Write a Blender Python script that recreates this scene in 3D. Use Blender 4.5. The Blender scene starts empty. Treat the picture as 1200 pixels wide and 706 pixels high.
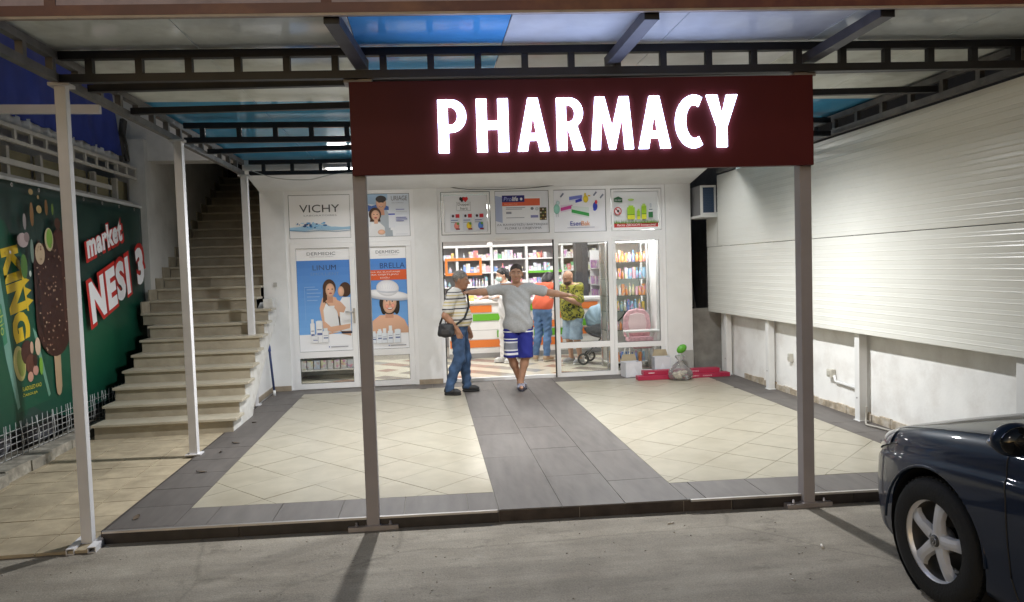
import bpy, bmesh, math, random
import numpy as np
from mathutils import Vector, Matrix
R = math.radians
random.seed(7); RNG = np.random.default_rng(7)
SC = bpy.context.scene
COL = SC.collection

# ------------------------------------------------------------------ camera
YAW, PITCH, ROLL, EYE = R(6.5), R(2.7), R(1.8), 1.70
fw = Vector((math.sin(YAW)*math.cos(PITCH), math.cos(YAW)*math.cos(PITCH), -math.sin(PITCH)))
r0 = Vector((math.cos(YAW), -math.sin(YAW), 0)); u0 = r0.cross(fw)
rr = r0*math.cos(ROLL) - u0*math.sin(ROLL); uu = u0*math.cos(ROLL) + r0*math.sin(ROLL)
cam_data = bpy.data.cameras.new('camera'); cam = bpy.data.objects.new('camera', cam_data); COL.objects.link(cam)
cam_data.sensor_width = 36; cam_data.lens = 36*850/1200; cam_data.clip_end = 600; cam_data.clip_start = .05
m = Matrix.Identity(4)
for i in range(3):
    m[i][0], m[i][1], m[i][2] = rr[i], uu[i], -fw[i]
m.translation = (0, 0, EYE); cam.matrix_world = m
SC.camera = cam
# ------------------------------------------------------------------ night sky and faint moonlight
W = bpy.data.worlds.new('World'); SC.world = W; W.use_nodes = True
wn = W.node_tree; wn.nodes.clear()
sky = wn.nodes.new('ShaderNodeTexSky'); sky.sky_type = 'NISHITA'; sky.sun_disc = False
sky.sun_elevation = R(12); sky.sun_rotation = R(200)
bg = wn.nodes.new('ShaderNodeBackground'); bg.inputs[1].default_value = .012
wo = wn.nodes.new('ShaderNodeOutputWorld')
wn.links.new(sky.outputs[0], bg.inputs[0]); wn.links.new(bg.outputs[0], wo.inputs[0])
sd = bpy.data.lights.new('moon', 'SUN'); sd.energy = .05; sd.angle = R(10); sd.color = (1, .9, .8)
so = bpy.data.objects.new('moon', sd); COL.objects.link(so); so.rotation_euler = (R(55), 0, R(-20)); so.location = (0, -20, 30)
SC.view_settings.view_transform = 'Standard'; SC.view_settings.look = 'None'
SC.view_settings.gamma = 1; SC.view_settings.exposure = 2.36
SC.view_settings.use_curve_mapping = False
SC.cycles.max_bounces = 8; SC.cycles.transparent_max_bounces = 12
SC.cycles.caustics_reflective = False; SC.cycles.caustics_refractive = False
SC.cycles.sample_clamp_indirect = 6
try:
    SC.cycles.use_denoising = True; SC.cycles.denoiser = 'OPENIMAGEDENOISE'
except Exception: pass

# ------------------------------------------------------------------ materials
MATS = {}
def mat(name, col=(.5,.5,.5), rough=.6, metal=0., var=.0, vscale=6., bump=0., bscale=40., emit=None, estr=0., spec=.5, coat=0., stain=None, sscale=1.5, samt=.5, stretch=None):
    if name in MATS: return MATS[name]
    M = bpy.data.materials.new(name); M.use_nodes = True; MATS[name] = M
    nt = M.node_tree; b = nt.nodes['Principled BSDF']
    b.inputs['Base Color'].default_value = (*col, 1); b.inputs['Roughness'].default_value = rough
    b.inputs['Metallic'].default_value = metal; b.inputs['Specular IOR Level'].default_value = spec
    if coat: b.inputs['Coat Weight'].default_value = coat; b.inputs['Coat Roughness'].default_value = .04
    if emit: b.inputs['Emission Color'].default_value = (*emit, 1); b.inputs['Emission Strength'].default_value = estr
    if var or bump or stain:
        tc = nt.nodes.new('ShaderNodeTexCoord'); gp = nt.nodes.new('ShaderNodeNewGeometry')
        src = gp.outputs['Position']
        if stretch:
            mp = nt.nodes.new('ShaderNodeMapping'); mp.inputs['Scale'].default_value = stretch
            nt.links.new(src, mp.inputs[0]); src = mp.outputs[0]
    out = None
    if var:
        n = nt.nodes.new('ShaderNodeTexNoise'); n.inputs['Scale'].default_value = vscale; n.inputs['Detail'].default_value = 6
        nt.links.new(src, n.inputs['Vector'])
        rp = nt.nodes.new('ShaderNodeValToRGB')
        rp.color_ramp.elements[0].position = .3; rp.color_ramp.elements[1].position = .7
        rp.color_ramp.elements[0].color = (*[max(0, c*(1-var)) for c in col], 1)
        rp.color_ramp.elements[1].color = (*[min(1, c*(1+var)) for c in col], 1)
        nt.links.new(n.outputs[0], rp.inputs[0]); out = rp.outputs[0]
    if stain:
        n = nt.nodes.new('ShaderNodeTexNoise'); n.inputs['Scale'].default_value = sscale; n.inputs['Detail'].default_value = 8; n.inputs['Roughness'].default_value = .65
        nt.links.new(src, n.inputs['Vector'])
        rp = nt.nodes.new('ShaderNodeValToRGB'); rp.color_ramp.elements[0].position = .48; rp.color_ramp.elements[1].position = .72
        rp.color_ramp.elements[0].color = (0,0,0,1); rp.color_ramp.elements[1].color = (samt,)*3+(1,)
        nt.links.new(n.outputs[0], rp.inputs[0])
        mx = nt.nodes.new('ShaderNodeMixRGB'); mx.inputs[2].default_value = (*stain, 1)
        if out: nt.links.new(out, mx.inputs[1])
        else: mx.inputs[1].default_value = (*col, 1)
        nt.links.new(rp.outputs[0], mx.inputs[0]); out = mx.outputs[0]
    if out: nt.links.new(out, b.inputs['Base Color'])
    if bump:
        n = nt.nodes.new('ShaderNodeTexNoise'); n.inputs['Scale'].default_value = bscale; n.inputs['Detail'].default_value = 5
        nt.links.new(src, n.inputs['Vector'])
        bp = nt.nodes.new('ShaderNodeBump'); bp.inputs['Strength'].default_value = bump; bp.inputs['Distance'].default_value = .01
        nt.links.new(n.outputs[0], bp.inputs['Height']); nt.links.new(bp.outputs[0], b.inputs['Normal'])
    return M

def glass(name, tint=(.95,.97,.97), refl=1.0):
    if name in MATS: return MATS[name]
    M = bpy.data.materials.new(name); M.use_nodes = True; MATS[name] = M
    nt = M.node_tree; nt.nodes.clear()
    o = nt.nodes.new('ShaderNodeOutputMaterial'); t = nt.nodes.new('ShaderNodeBsdfTransparent'); g = nt.nodes.new('ShaderNodeBsdfGlossy')
    t.inputs[0].default_value = (*tint, 1); g.inputs['Roughness'].default_value = .02
    f = nt.nodes.new('ShaderNodeFresnel'); f.inputs[0].default_value = 1.45
    mu = nt.nodes.new('ShaderNodeMath'); mu.operation = 'MULTIPLY'; mu.inputs[1].default_value = refl
    mx = nt.nodes.new('ShaderNodeMixShader')
    nt.links.new(f.outputs[0], mu.inputs[0]); nt.links.new(mu.outputs[0], mx.inputs[0])
    nt.links.new(t.outputs[0], mx.inputs[1]); nt.links.new(g.outputs[0], mx.inputs[2]); nt.links.new(mx.outputs[0], o.inputs[0])
    return M

def print_mat(name='printed_ink', rough=.35):
    if name in MATS: return MATS[name]
    M = bpy.data.materials.new(name); M.use_nodes = True; MATS[name] = M
    nt = M.node_tree; b = nt.nodes['Principled BSDF']; b.inputs['Roughness'].default_value = rough
    a = nt.nodes.new('ShaderNodeVertexColor'); a.layer_name = 'ink'
    nt.links.new(a.outputs[0], b.inputs['Base Color'])
    return M

def tag(o, label=None, cat=None, group=None, kind=None):
    if label: o['label'] = label
    if cat: o['category'] = cat
    if group: o['group'] = group
    if kind: o['kind'] = kind
    return o
def empty(name, loc=(0,0,0), rz=0, label=None, cat=None, group=None):
    o = bpy.data.objects.new(name, None); COL.objects.link(o); o.location = loc; o.rotation_euler = (0,0,rz)
    o.empty_display_size = .1
    return tag(o, label, cat, group)
def obj(name, me, parent=None, mats=None, loc=None, rot=None):
    if mats is not None:
        me.materials.clear()
        for x in (mats if isinstance(mats, (list, tuple)) else [mats]): me.materials.append(x)
    o = bpy.data.objects.new(name, me); COL.objects.link(o)
    if parent is not None: o.parent = parent
    if loc is not None: o.location = loc
    if rot is not None: o.rotation_euler = rot
    return o
def copy_tree(o, parent=None):
    c = o.copy(); COL.objects.link(c); c.parent = parent
    for ch in list(o.children): copy_tree(ch, c)
    return c

class MB:
    def __init__(s): s.v = []; s.f = []; s.m = []; s.sm = []
    def add(s, v, f, mi=0, smooth=False):
        n = len(s.v); s.v += [tuple(map(float, p)) for p in v]
        for q in f: s.f.append(tuple(i+n for i in q)); s.m.append(mi); s.sm.append(smooth)
        return s
    def box(s, a, b, mi=0):
        x0,y0,z0 = a; x1,y1,z1 = b
        if x0>x1: x0,x1=x1,x0
        if y0>y1: y0,y1=y1,y0
        if z0>z1: z0,z1=z1,z0
        v = [(x0,y0,z0),(x1,y0,z0),(x1,y1,z0),(x0,y1,z0),(x0,y0,z1),(x1,y0,z1),(x1,y1,z1),(x0,y1,z1)]
        return s.add(v, [(0,3,2,1),(4,5,6,7),(0,1,5,4),(1,2,6,5),(2,3,7,6),(3,0,4,7)], mi)
    def bar(s, a, b, w, h, mi=0, up=(0,0,1)):
        a=Vector(a); b=Vector(b); d=(b-a).normalized(); up=Vector(up)
        if abs(d.dot(up))>.99: up=Vector((0,1,0))
        x=d.cross(up).normalized()*w/2; y=x.cross(d).normalized()*h/2
        v=[a-x-y,a+x-y,a+x+y,a-x+y,b-x-y,b+x-y,b+x+y,b-x+y]
        return s.add(v, [(0,1,2,3),(7,6,5,4),(0,4,5,1),(1,5,6,2),(2,6,7,3),(3,7,4,0)], mi)
    def tube(s, pts, r, n=8, mi=0, cap=True, smooth=True):
        P=[Vector(p) for p in pts]; rs = r if isinstance(r,(list,tuple)) else [r]*len(P)
        v=[]; f=[]; px=None
        for i,p in enumerate(P):
            d=((P[min(i+1,len(P)-1)]-P[max(i-1,0)])).normalized()
            if px is None:
                t=Vector((0,0,1)) if abs(d.z)<.9 else Vector((1,0,0)); px=d.cross(t).normalized()
            else:
                px=(px-d*px.dot(d)).normalized()
            py=d.cross(px)
            for k in range(n):
                a=2*math.pi*k/n; v.append(p+(px*math.cos(a)+py*math.sin(a))*rs[i])
        for i in range(len(P)-1):
            for k in range(n):
                f.append((i*n+k, i*n+(k+1)%n, (i+1)*n+(k+1)%n, (i+1)*n+k))
        s.add(v,f,mi,smooth)
        if cap:
            b=len(s.v)-len(v)
            s.f.append(tuple(b+k for k in reversed(range(n)))); s.m.append(mi); s.sm.append(False)
            s.f.append(tuple(b+(len(P)-1)*n+k for k in range(n))); s.m.append(mi); s.sm.append(False)
        return s
    def lathe(s, prof, n=24, c=(0,0,0), axis='z', mi=0, smooth=True):
        v=[]; f=[]
        for (r,z) in prof:
            for k in range(n):
                a=2*math.pi*k/n; p=(r*math.cos(a), r*math.sin(a), z)
                if axis=='x': p=(p[2],p[0],p[1])
                if axis=='y': p=(p[0],p[2],p[1])
                v.append((p[0]+c[0],p[1]+c[1],p[2]+c[2]))
        for i in range(len(prof)-1):
            for k in range(n):
                q=(i*n+k, i*n+(k+1)%n, (i+1)*n+(k+1)%n, (i+1)*n+k)
                f.append(q if axis!='y' else q[::-1])
        return s.add(v,f,mi,smooth)
    def prism(s, pts, z0, z1, mi=0, axis='z'):
        n=len(pts); P=lambda p,z:{'z':(p[0],p[1],z),'y':(p[0],z,p[1]),'x':(z,p[0],p[1])}[axis]
        v=[P(p,z0) for p in pts]+[P(p,z1) for p in pts]
        f=[tuple(reversed(range(n))),tuple(range(n,2*n))]+[(i,(i+1)%n,n+(i+1)%n,n+i) for i in range(n)]
        return s.add(v,f,mi)
    def ell(s, c, r, mi=0, nu=14, nv=8, rot=None):
        v=[]; f=[]
        for j in range(nv+1):
            th=math.pi*j/nv
            for i in range(nu):
                ph=2*math.pi*i/nu
                p=Vector((r[0]*math.sin(th)*math.cos(ph), r[1]*math.sin(th)*math.sin(ph), r[2]*math.cos(th)))
                if rot is not None: p=rot@p
                v.append((p[0]+c[0],p[1]+c[1],p[2]+c[2]))
        for j in range(nv):
            for i in range(nu):
                f.append((j*nu+i,(j+1)*nu+i,(j+1)*nu+(i+1)%nu,j*nu+(i+1)%nu))
        return s.add(v,f,mi,True)
    def mesh(s, name, fix=True):
        me=bpy.data.meshes.new(name); me.from_pydata(s.v,[],s.f)
        me.polygons.foreach_set('material_index', s.m); me.polygons.foreach_set('use_smooth', s.sm)
        if fix:
            b=bmesh.new(); b.from_mesh(me); bmesh.ops.recalc_face_normals(b, faces=b.faces); b.to_mesh(me); b.free()
        me.update(); return me
    def build(s, name, mats, parent=None, loc=None, rot=None, bevel=0):
        o=obj(name, s.mesh(name), parent, mats, loc, rot)
        if bevel:
            md=o.modifiers.new('bevel','BEVEL'); md.width=bevel; md.segments=2; md.limit_method='ANGLE'
        return o

def evaluate(o):
    dg=bpy.context.evaluated_depsgraph_get(); return bpy.data.meshes.new_from_object(o.evaluated_get(dg))

# ---- lettering
_tc={}
def text2d(s, shear=0., offset=0., space=1.):
    k=(s,shear,offset,space)
    if k in _tc: return _tc[k]
    cu=bpy.data.curves.new('txt','FONT'); cu.body=s; cu.shear=shear; cu.offset=offset; cu.space_character=space; cu.resolution_u=3
    cu.fill_mode='FRONT'
    o=bpy.data.objects.new('txt',cu); COL.objects.link(o)
    me=evaluate(o); v=[(x.co.x,x.co.y) for x in me.vertices]; f=[tuple(p.vertices) for p in me.polygons]
    bpy.data.objects.remove(o); bpy.data.curves.remove(cu); bpy.data.meshes.remove(me)
    _tc[k]=(v,f); return _tc[k]
def fill2d(loops, extrude=0.):
    cu=bpy.data.curves.new('shape','CURVE'); cu.dimensions='2D'; cu.fill_mode='BOTH'; cu.extrude=extrude
    for lp in loops:
        sp=cu.splines.new('POLY'); sp.points.add(len(lp)-1); sp.use_cyclic_u=True
        for i,p in enumerate(lp): sp.points[i].co=(p[0],p[1],0,1)
    o=bpy.data.objects.new('shape',cu); COL.objects.link(o)
    me=evaluate(o); bpy.data.objects.remove(o); bpy.data.curves.remove(cu); return me

class Print:
    """flat printed artwork; (u,v) in 0..1 of a w x h sheet, printed in thin layers"""
    def __init__(s, w, h): s.w=w; s.h=h; s.v=[]; s.f=[]; s.c=[]; s.lay=1
    def _add(s, pts, faces, col):
        n=len(s.v); z=s.lay*.0004; s.lay+=1
        s.v+=[(x,y,z) for x,y in pts]
        per=isinstance(col,list)
        for q in faces: s.f.append(tuple(i+n for i in q)); s.c.append([col[i] for i in q] if per else [col]*len(q))
    def poly(s, pts, col):
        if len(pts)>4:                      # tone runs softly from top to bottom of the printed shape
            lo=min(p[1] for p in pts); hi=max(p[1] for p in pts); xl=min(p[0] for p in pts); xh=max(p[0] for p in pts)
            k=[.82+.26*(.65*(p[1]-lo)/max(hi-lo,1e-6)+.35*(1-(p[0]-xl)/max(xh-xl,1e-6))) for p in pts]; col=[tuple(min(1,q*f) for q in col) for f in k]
        s._add([(x*s.w,y*s.h) for x,y in pts],[tuple(range(len(pts)))],col); return s
    def rect(s,x0,y0,x1,y1,col): return s.poly([(x0,y0),(x1,y0),(x1,y1),(x0,y1)],col)
    def ell(s,cx,cy,rx,ry,col,n=20,a0=0,a1=360,rot=0):
        asp=s.h/s.w; cr_,sr_=math.cos(R(rot)),math.sin(R(rot))
        if a1-a0<360: return s.poly([(cx+rx*math.cos(R(a0+(a1-a0)*i/n)),cy+ry*math.sin(R(a0+(a1-a0)*i/n))) for i in range(n+1)],col)
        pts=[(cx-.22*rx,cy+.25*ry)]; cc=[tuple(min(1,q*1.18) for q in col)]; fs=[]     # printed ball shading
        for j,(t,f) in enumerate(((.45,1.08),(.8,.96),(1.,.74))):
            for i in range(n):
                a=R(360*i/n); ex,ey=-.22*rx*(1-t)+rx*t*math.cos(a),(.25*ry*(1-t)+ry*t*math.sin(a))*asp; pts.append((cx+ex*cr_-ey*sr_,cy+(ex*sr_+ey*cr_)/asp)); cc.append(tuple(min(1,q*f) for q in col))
        for i in range(n):
            fs.append((0,1+i,1+(i+1)%n))
            for j in (0,1): fs.append((1+j*n+i,1+(j+1)*n+i,1+(j+1)*n+(i+1)%n,1+j*n+(i+1)%n))
        s._add([(x*s.w,y*s.h) for x,y in pts],fs,cc); return s
    def grad(s,x0,y0,x1,y1,c0,c1,n=10):
        for i in range(n):
            t=(i+.5)/n; s.rect(x0,y0+(y1-y0)*i/n,x1,y0+(y1-y0)*(i+1)/n,tuple(a+(b-a)*t for a,b in zip(c0,c1))); s.lay-=1
        s.lay+=1; return s
    def text(s,t,x0,y0,x1,y1,col,shear=0,offset=0,rot=0,space=1.):
        v,f=text2d(t,shear,offset,space); v=np.array(v)
        if rot: 
            a=R(rot); v=v@np.array([[math.cos(a),math.sin(a)],[-math.sin(a),math.cos(a)]])
        lo=v.min(0); hi=v.max(0); q=(v-lo)/(hi-lo)
        s._add([((x0+(x1-x0)*a)*s.w,(y0+(y1-y0)*b)*s.h) for a,b in q],f,col); return s
    def mesh(s,name):
        me=bpy.data.meshes.new(name); me.from_pydata(s.v,[],s.f)
        at=me.color_attributes.new('ink','FLOAT_COLOR','CORNER'); d=[]
        for q,c in zip(s.f,s.c):
            for k in c: d+=[*k,1.]
        at.data.foreach_set('color',d); me.update(); return me
# ================================================================== setting: road, terrace, patio
def sh(c): return tuple(((x/255)/12.92 if x/255<=.04045 else ((x/255+.055)/1.055)**2.4) for x in c)
def front_y(x): return 5.12-(x+2.24)*.0455
ROAD_Z=-.085
def road_mat():
    M=bpy.data.materials.new('worn_concrete_road'); M.use_nodes=True; nt=M.node_tree; B=nt.nodes['Principled BSDF']; B.inputs['Roughness'].default_value=.88
    g=nt.nodes.new('ShaderNodeNewGeometry'); L=nt.links.new
    def noise(scale,detail,rough,stretch=(1,1,1),rot=0):
        mp=nt.nodes.new('ShaderNodeMapping'); mp.inputs['Scale'].default_value=stretch; mp.inputs['Rotation'].default_value=(0,0,rot); L(g.outputs['Position'],mp.inputs[0])
        n=nt.nodes.new('ShaderNodeTexNoise'); n.inputs['Scale'].default_value=scale; n.inputs['Detail'].default_value=detail; n.inputs['Roughness'].default_value=rough; L(mp.outputs[0],n.inputs['Vector']); return n.outputs[0]
    def ramp(src,p0,p1,c0,c1):
        r_=nt.nodes.new('ShaderNodeValToRGB'); e=r_.color_ramp.elements; e[0].position=p0; e[1].position=p1; e[0].color=(*c0,1); e[1].color=(*c1,1); L(src,r_.inputs[0]); return r_.outputs[0]
    def mix(kind,fac,a_,b_):
        m_=nt.nodes.new('ShaderNodeMixRGB'); m_.blend_type=kind
        for i,q in ((0,fac),(1,a_),(2,b_)):
            if isinstance(q,(int,float)): m_.inputs[i].default_value=q
            elif isinstance(q,tuple): m_.inputs[i].default_value=(*q,1)
            else: L(q,m_.inputs[i])
        return m_.outputs[0]
    base=ramp(noise(1.6,9,.7),.3,.72,(.225,.196,.156),(.375,.338,.278))
    streak=ramp(noise(2.2,6,.65,(.35,2.4,1),.12),.42,.66,(.80,.79,.78),(1.05,1.045,1.03))
    fine=ramp(noise(95,3,.8),.25,.8,(.62,.62,.62),(1.3,1.3,1.3))
    dark=ramp(noise(3.4,8,.75,(1,1.5,1),.5),.56,.70,(1,1,1),(.50,.48,.46))
    col=mix('MULTIPLY',1.,base,streak); col=mix('MULTIPLY',1.,col,fine); col=mix('MULTIPLY',.8,col,dark)
    # hairline cracks
    vo=nt.nodes.new('ShaderNodeTexVoronoi'); vo.feature='DISTANCE_TO_EDGE'; vo.inputs['Scale'].default_value=.42
    wv=nt.nodes.new('ShaderNodeMixRGB'); wv.inputs[0].default_value=.12; L(g.outputs['Position'],wv.inputs[1]); 
    nn=nt.nodes.new('ShaderNodeTexNoise'); nn.inputs['Scale'].default_value=3.; nn.inputs['Detail'].default_value=6; L(g.outputs['Position'],nn.inputs['Vector']); L(nn.outputs['Color'],wv.inputs[2]); L(wv.outputs[0],vo.inputs['Vector'])
    cr_=ramp(vo.outputs['Distance'],.001,.006,(.45,.43,.4),(1,1,1)); col=mix('MULTIPLY',.38,col,cr_)
    L(col,B.inputs['Base Color'])
    bp=nt.nodes.new('ShaderNodeBump'); bp.inputs['Strength'].default_value=.55; bp.inputs['Distance'].default_value=.01; L(noise(55,6,.7),bp.inputs['Height']); L(bp.outputs[0],B.inputs['Normal'])
    return M
m_road=road_mat()
me=MB(); N=40
me.add([(-150,-150,ROAD_Z),(150,-150,ROAD_Z),(150,150,ROAD_Z),(-150,150,ROAD_Z)],[(0,1,2,3)])
road=me.build('road',m_road); tag(road,kind='structure')

def clip(poly, a, b):      # keep the left of a->b
    out=[]; n=len(poly)
    sd=lambda p:(b[0]-a[0])*(p[1]-a[1])-(b[1]-a[1])*(p[0]-a[0])
    for i in range(n):
        p,q=poly[i],poly[(i+1)%n]; sp,sq=sd(p),sd(q)
        if sp>=0: out.append(p)
        if sp*sq<0:
            t=sp/(sp-sq); out.append((p[0]+(q[0]-p[0])*t,p[1]+(q[1]-p[1])*t))
    return out
def area(p): return abs(sum(p[i][0]*p[(i+1)%len(p)][1]-p[(i+1)%len(p)][0]*p[i][1] for i in range(len(p)))/2)
def shrink(p,g):
    cx=sum(a for a,b in p)/len(p); cy=sum(b for a,b in p)/len(p); out=[]
    n=len(p); res=list(p)
    # inset every edge by g
    sgn=1 if sum(p[i][0]*p[(i+1)%n][1]-p[(i+1)%n][0]*p[i][1] for i in range(n))>0 else -1
    q=list(p) if sgn>0 else list(reversed(p)); r=q
    for i in range(n):
        a,b=q[i],q[(i+1)%n]; L=math.hypot(b[0]-a[0],b[1]-a[1])
        if L<1e-6: continue
        nx,ny=-(b[1]-a[1])/L*g,(b[0]-a[0])/L*g
        r=clip(r,(a[0]+nx,a[1]+ny),(b[0]+nx,b[1]+ny))
        if len(r)<3: return []
    return r

m_grout=mat('tile_grout',(.26,.235,.20),.9,var=.2,vscale=20)
def tile_mats(base,n,amt,seed,**k):
    rg=random.Random(seed); out=[]
    for i in range(n):
        f=1+rg.uniform(-amt,amt); out.append(mat(base[0]+'_%d'%i,tuple(c*f for c in base[1]),**k))
    return out
m_dark=tile_mats(('grey_brown_porcelain',(.098,.086,.078)),4,.09,3,rough=.62,var=.16,vscale=14,bump=.05,bscale=90,stretch=(1,.2,1),stain=(.19,.175,.16),sscale=1.7,samt=.5)
m_cream=tile_mats(('cream_ceramic',(.345,.313,.243)),4,.035,4,rough=.33,var=.07,vscale=7,bump=.03,bscale=30,stain=(.25,.218,.16),sscale=2.4,samt=.55)
BACK_Y=10.80
terr=MB(); fy=[(-2.25,front_y(-2.25)),(4.46,front_y(4.46))]
terr.prism([fy[0],fy[1],(4.46,10.85),(-2.25,10.85)],ROAD_Z-.05,-.007)
terrace=terr.build('terrace',m_grout); tag(terrace,kind='structure')
def tile(poly,name,mats,seed,parent,ztop=0.,zbot=-.009,gap=.0022,tilt=0.0008):
    p=shrink(poly,gap)
    if len(p)<3 or area(p)<.004: return
    rg=random.Random(seed); cx=sum(a for a,b in p)/len(p); cy=sum(b for a,b in p)/len(p)
    n=len(p); tx,ty=rg.uniform(-tilt,tilt)*3,rg.uniform(-tilt,tilt)*3; dz=rg.uniform(-.0006,.0006)
    pi=shrink(p,.0015)
    top=[(a,b,ztop+dz+(a-cx)*tx+(b-cy)*ty) for a,b in p]
    bot=[(a,b,zbot) for a,b in p]
    mb=MB(); mb.add(top+bot,[tuple(range(n))]+[(i,n+i,n+(i+1)%n,(i+1)%n) for i in range(n)])
    return mb.build(name,rg.choice(mats),parent)
def rect(x0,y0,x1,y1): return [(x0,y0),(x1,y0),(x1,y1),(x0,y1)]
T=.45; sd=0
FB=.41                                              # depth of the front border
def fline(poly,off):                                # keep what lies behind the front line + off
    return clip(poly,(-5,front_y(-5)+off),(6,front_y(6)+off))
def fkeep(poly,off):
    return clip(poly,(6,front_y(6)+off),(-5,front_y(-5)+off))
WX0,WX1,LX0,LX1,RX1=.43,1.78,-2.25,-1.80,4.01
# walkway of three columns
for c in range(3):
    y=4.6+(.22 if c==1 else 0)
    while y<10.8:
        q=fline(rect(WX0+c*T,y,WX0+(c+1)*T,min(y+T*2,10.8)),.0); sd+=1
        if len(q)>2: tile(q,'walkway_tile',m_dark,sd,terrace)
        y+=T*2
# borders along the left, the right and the back
y=4.7
while y<10.8:
    for (a,b) in ((LX0,LX1),(RX1,4.46)):
        q=fline(rect(a,y,b,min(y+T,10.8)),0 if a<0 else FB); sd+=1
        if len(q)>2: tile(q,'border_tile',m_dark,sd,terrace)
    y+=T
x=LX1
for (a,b) in ((LX1,WX0),(WX1,RX1)):
    x=a
    while x<b-.02:
        sd+=1; tile(rect(x,10.40,min(x+T,b),10.8),'border_tile',m_dark,sd,terrace); x+=T
for (a,b) in ((LX1,WX0),(WX1,4.46)):
    x=a+.06
    xs=[a]+list(np.arange(a+.22 if a<0 else a+.14,b-.05,T*1.0))+[b]
    for i in range(len(xs)-1):
        sd+=1; q=fkeep(fline(rect(xs[i],4.5,xs[i+1],6.2),0),FB)
        if len(q)>2: tile(q,'front_border_tile',m_dark,sd,terrace)
# cream tiles laid on the diagonal
ca,sa=math.cos(R(42.5)),math.sin(R(42.5))
for (a,b) in ((LX1,WX0),(WX1,RX1)):
    for i in range(-6,30):
        for j in range(-30,30):
            o=(.13,0.06); c=[]
            for (u,v) in ((i,j),(i+1,j),(i+1,j+1),(i,j+1)):
                U=u*T+o[0]; V=v*T+o[1]; c.append((U*ca-V*sa,U*sa+V*ca))
            for e in (((a,0),(a,-1)),((b,-1),(b,0))): pass
            q=clip(c,(a,11),(a,4)); q=clip(q,(b,4),(b,11)) if q else q
            q=clip(q,(9,10.40),(-9,10.40)) if q else q
            q=fline(q,FB) if q else q
            if len(q)>2: sd+=1; tile(q,'cream_tile',m_cream,sd,terrace)
# tiled riser of the front step
m_riser=mat('dark_riser_tile',(.024,.019,.018),.5,var=.35,vscale=12,bump=.15,bscale=30)
m_riser2=mat('worn_brown_riser',(.045,.033,.028),.7,var=.5,vscale=7,bump=.5,bscale=25,stain=(.02,.016,.014),sscale=5,samt=.8)
m_trim=mat('aluminium_edge_trim',(.55,.52,.5),.35,metal=.8,var=.1)
xs=[-2.25,-1.35,-.45,.43,1.0,1.75,2.1,3.0,3.9,4.46]
for i in range(len(xs)-1):
    a,b=xs[i]+.002,xs[i+1]-.002; inset=.0 if not(3<=i<=5) else -.012
    mb=MB(); mb.prism([(a,front_y(a)-.014-inset),(b,front_y(b)-.014-inset),(b,front_y(b)+.02),(a,front_y(a)+.02)],ROAD_Z-.02,-.012 if not(3<=i<=5) else -.008)
    mb.build('riser_tile',m_riser2 if 3<=i<=5 else m_riser,terrace)
for (a,b) in ((-2.25,.42),(1.8,4.46)):
    mb=MB(); mb.prism([(a,front_y(a)-.018),(b,front_y(b)-.018),(b,front_y(b)+.004),(a,front_y(a)+.004)],-.0118,.0025)
    mb.build('edge_trim',m_trim,terrace)
mb=MB(); mb.box((-2.268,5.13,ROAD_Z-.02),(-2.252,10.8,-.002)); mb.build('side_riser',m_riser2,terrace)

# lower patio on the left
def pz(y): return -.060+.055*(y-4.95)/(8.1-4.95) if y<8.1 else -.005
m_pat=tile_mats(('old_sand_paver',(.40,.33,.225)),4,.07,9,rough=.7,var=.16,vscale=8,bump=.2,bscale=50,stain=(.19,.155,.10),sscale=2.1,samt=.65)
P0,P1=-3.62,-2.272
mb=MB(); mb.add([(-3.75,4.93,pz(4.93)-.012),(P1,4.97,pz(4.97)-.012),(P1,8.3,-.017),(-3.75,8.3,-.017),(-3.75,4.93,-.2),(P1,4.97,-.2),(P1,8.3,-.2),(-3.75,8.3,-.2)],[(0,1,2,3),(4,5,1,0),(5,6,2,1),(7,4,0,3)])
patio=mb.build('patio',mat('patio_mortar',(.22,.18,.13),.95,var=.25,vscale=15)); tag(patio,kind='structure')
y=4.95; r_=0
while y<8.3:
    x=P1
    while x>-3.75:
        x1=max(x-.33,-3.75); sd+=1; y1=min(y+.33,8.3)
        mb=MB(); g=.004; a,b,c,d=x1+g,y+g,x-g,y1-g; rg=random.Random(sd); dz=rg.uniform(-.0015,.0015)
        if c-a>.03:
            mb.add([(a,b,pz(b)+dz),(c,b,pz(b)+dz),(c,d,pz(d)+dz),(a,d,pz(d)+dz),(a,b,pz(b)-.02),(c,b,pz(b)-.02),(c,d,pz(d)-.02),(a,d,pz(d)-.02)],[(0,1,2,3),(0,4,5,1),(1,5,6,2),(2,6,7,3),(3,7,4,0)])
            mb.build('paving_tile',rg.choice(m_pat),patio)
        x-=.33
    y+=.33
# ================================================================== canopy
def truss_y(x): return 5.07-(x+2.34)*.0524          # front truss line
m_post=mat('lilac_grey_steel_paint',(.30,.275,.285),.45,var=.06,vscale=5,spec=.4)
m_white_post=mat('white_steel_paint',(.62,.61,.62),.45,var=.05,vscale=5)
m_beam=mat('dark_primer_steel',(.010,.010,.014),.5,var=.25,vscale=9)
m_beam2=mat('grey_primer_steel',(.12,.115,.115),.55,var=.25,vscale=7,stain=(.22,.2,.18),sscale=6,samt=.6)
m_roofw=mat('white_polycarbonate_sheet',(.82,.85,.80),.13,var=.06,vscale=3,bump=.02,bscale=6,stain=(.34,.34,.28),sscale=2.2,samt=.5)
m_roofl=mat('frosted_polycarbonate_sheet',(.74,.76,.78),.2,var=.08,vscale=5,bump=.12,bscale=14)
m_roofb=mat('blue_polycarbonate_sheet',(.12,.46,.92),.12,var=.08,vscale=3,bump=.02,bscale=6)
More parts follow.
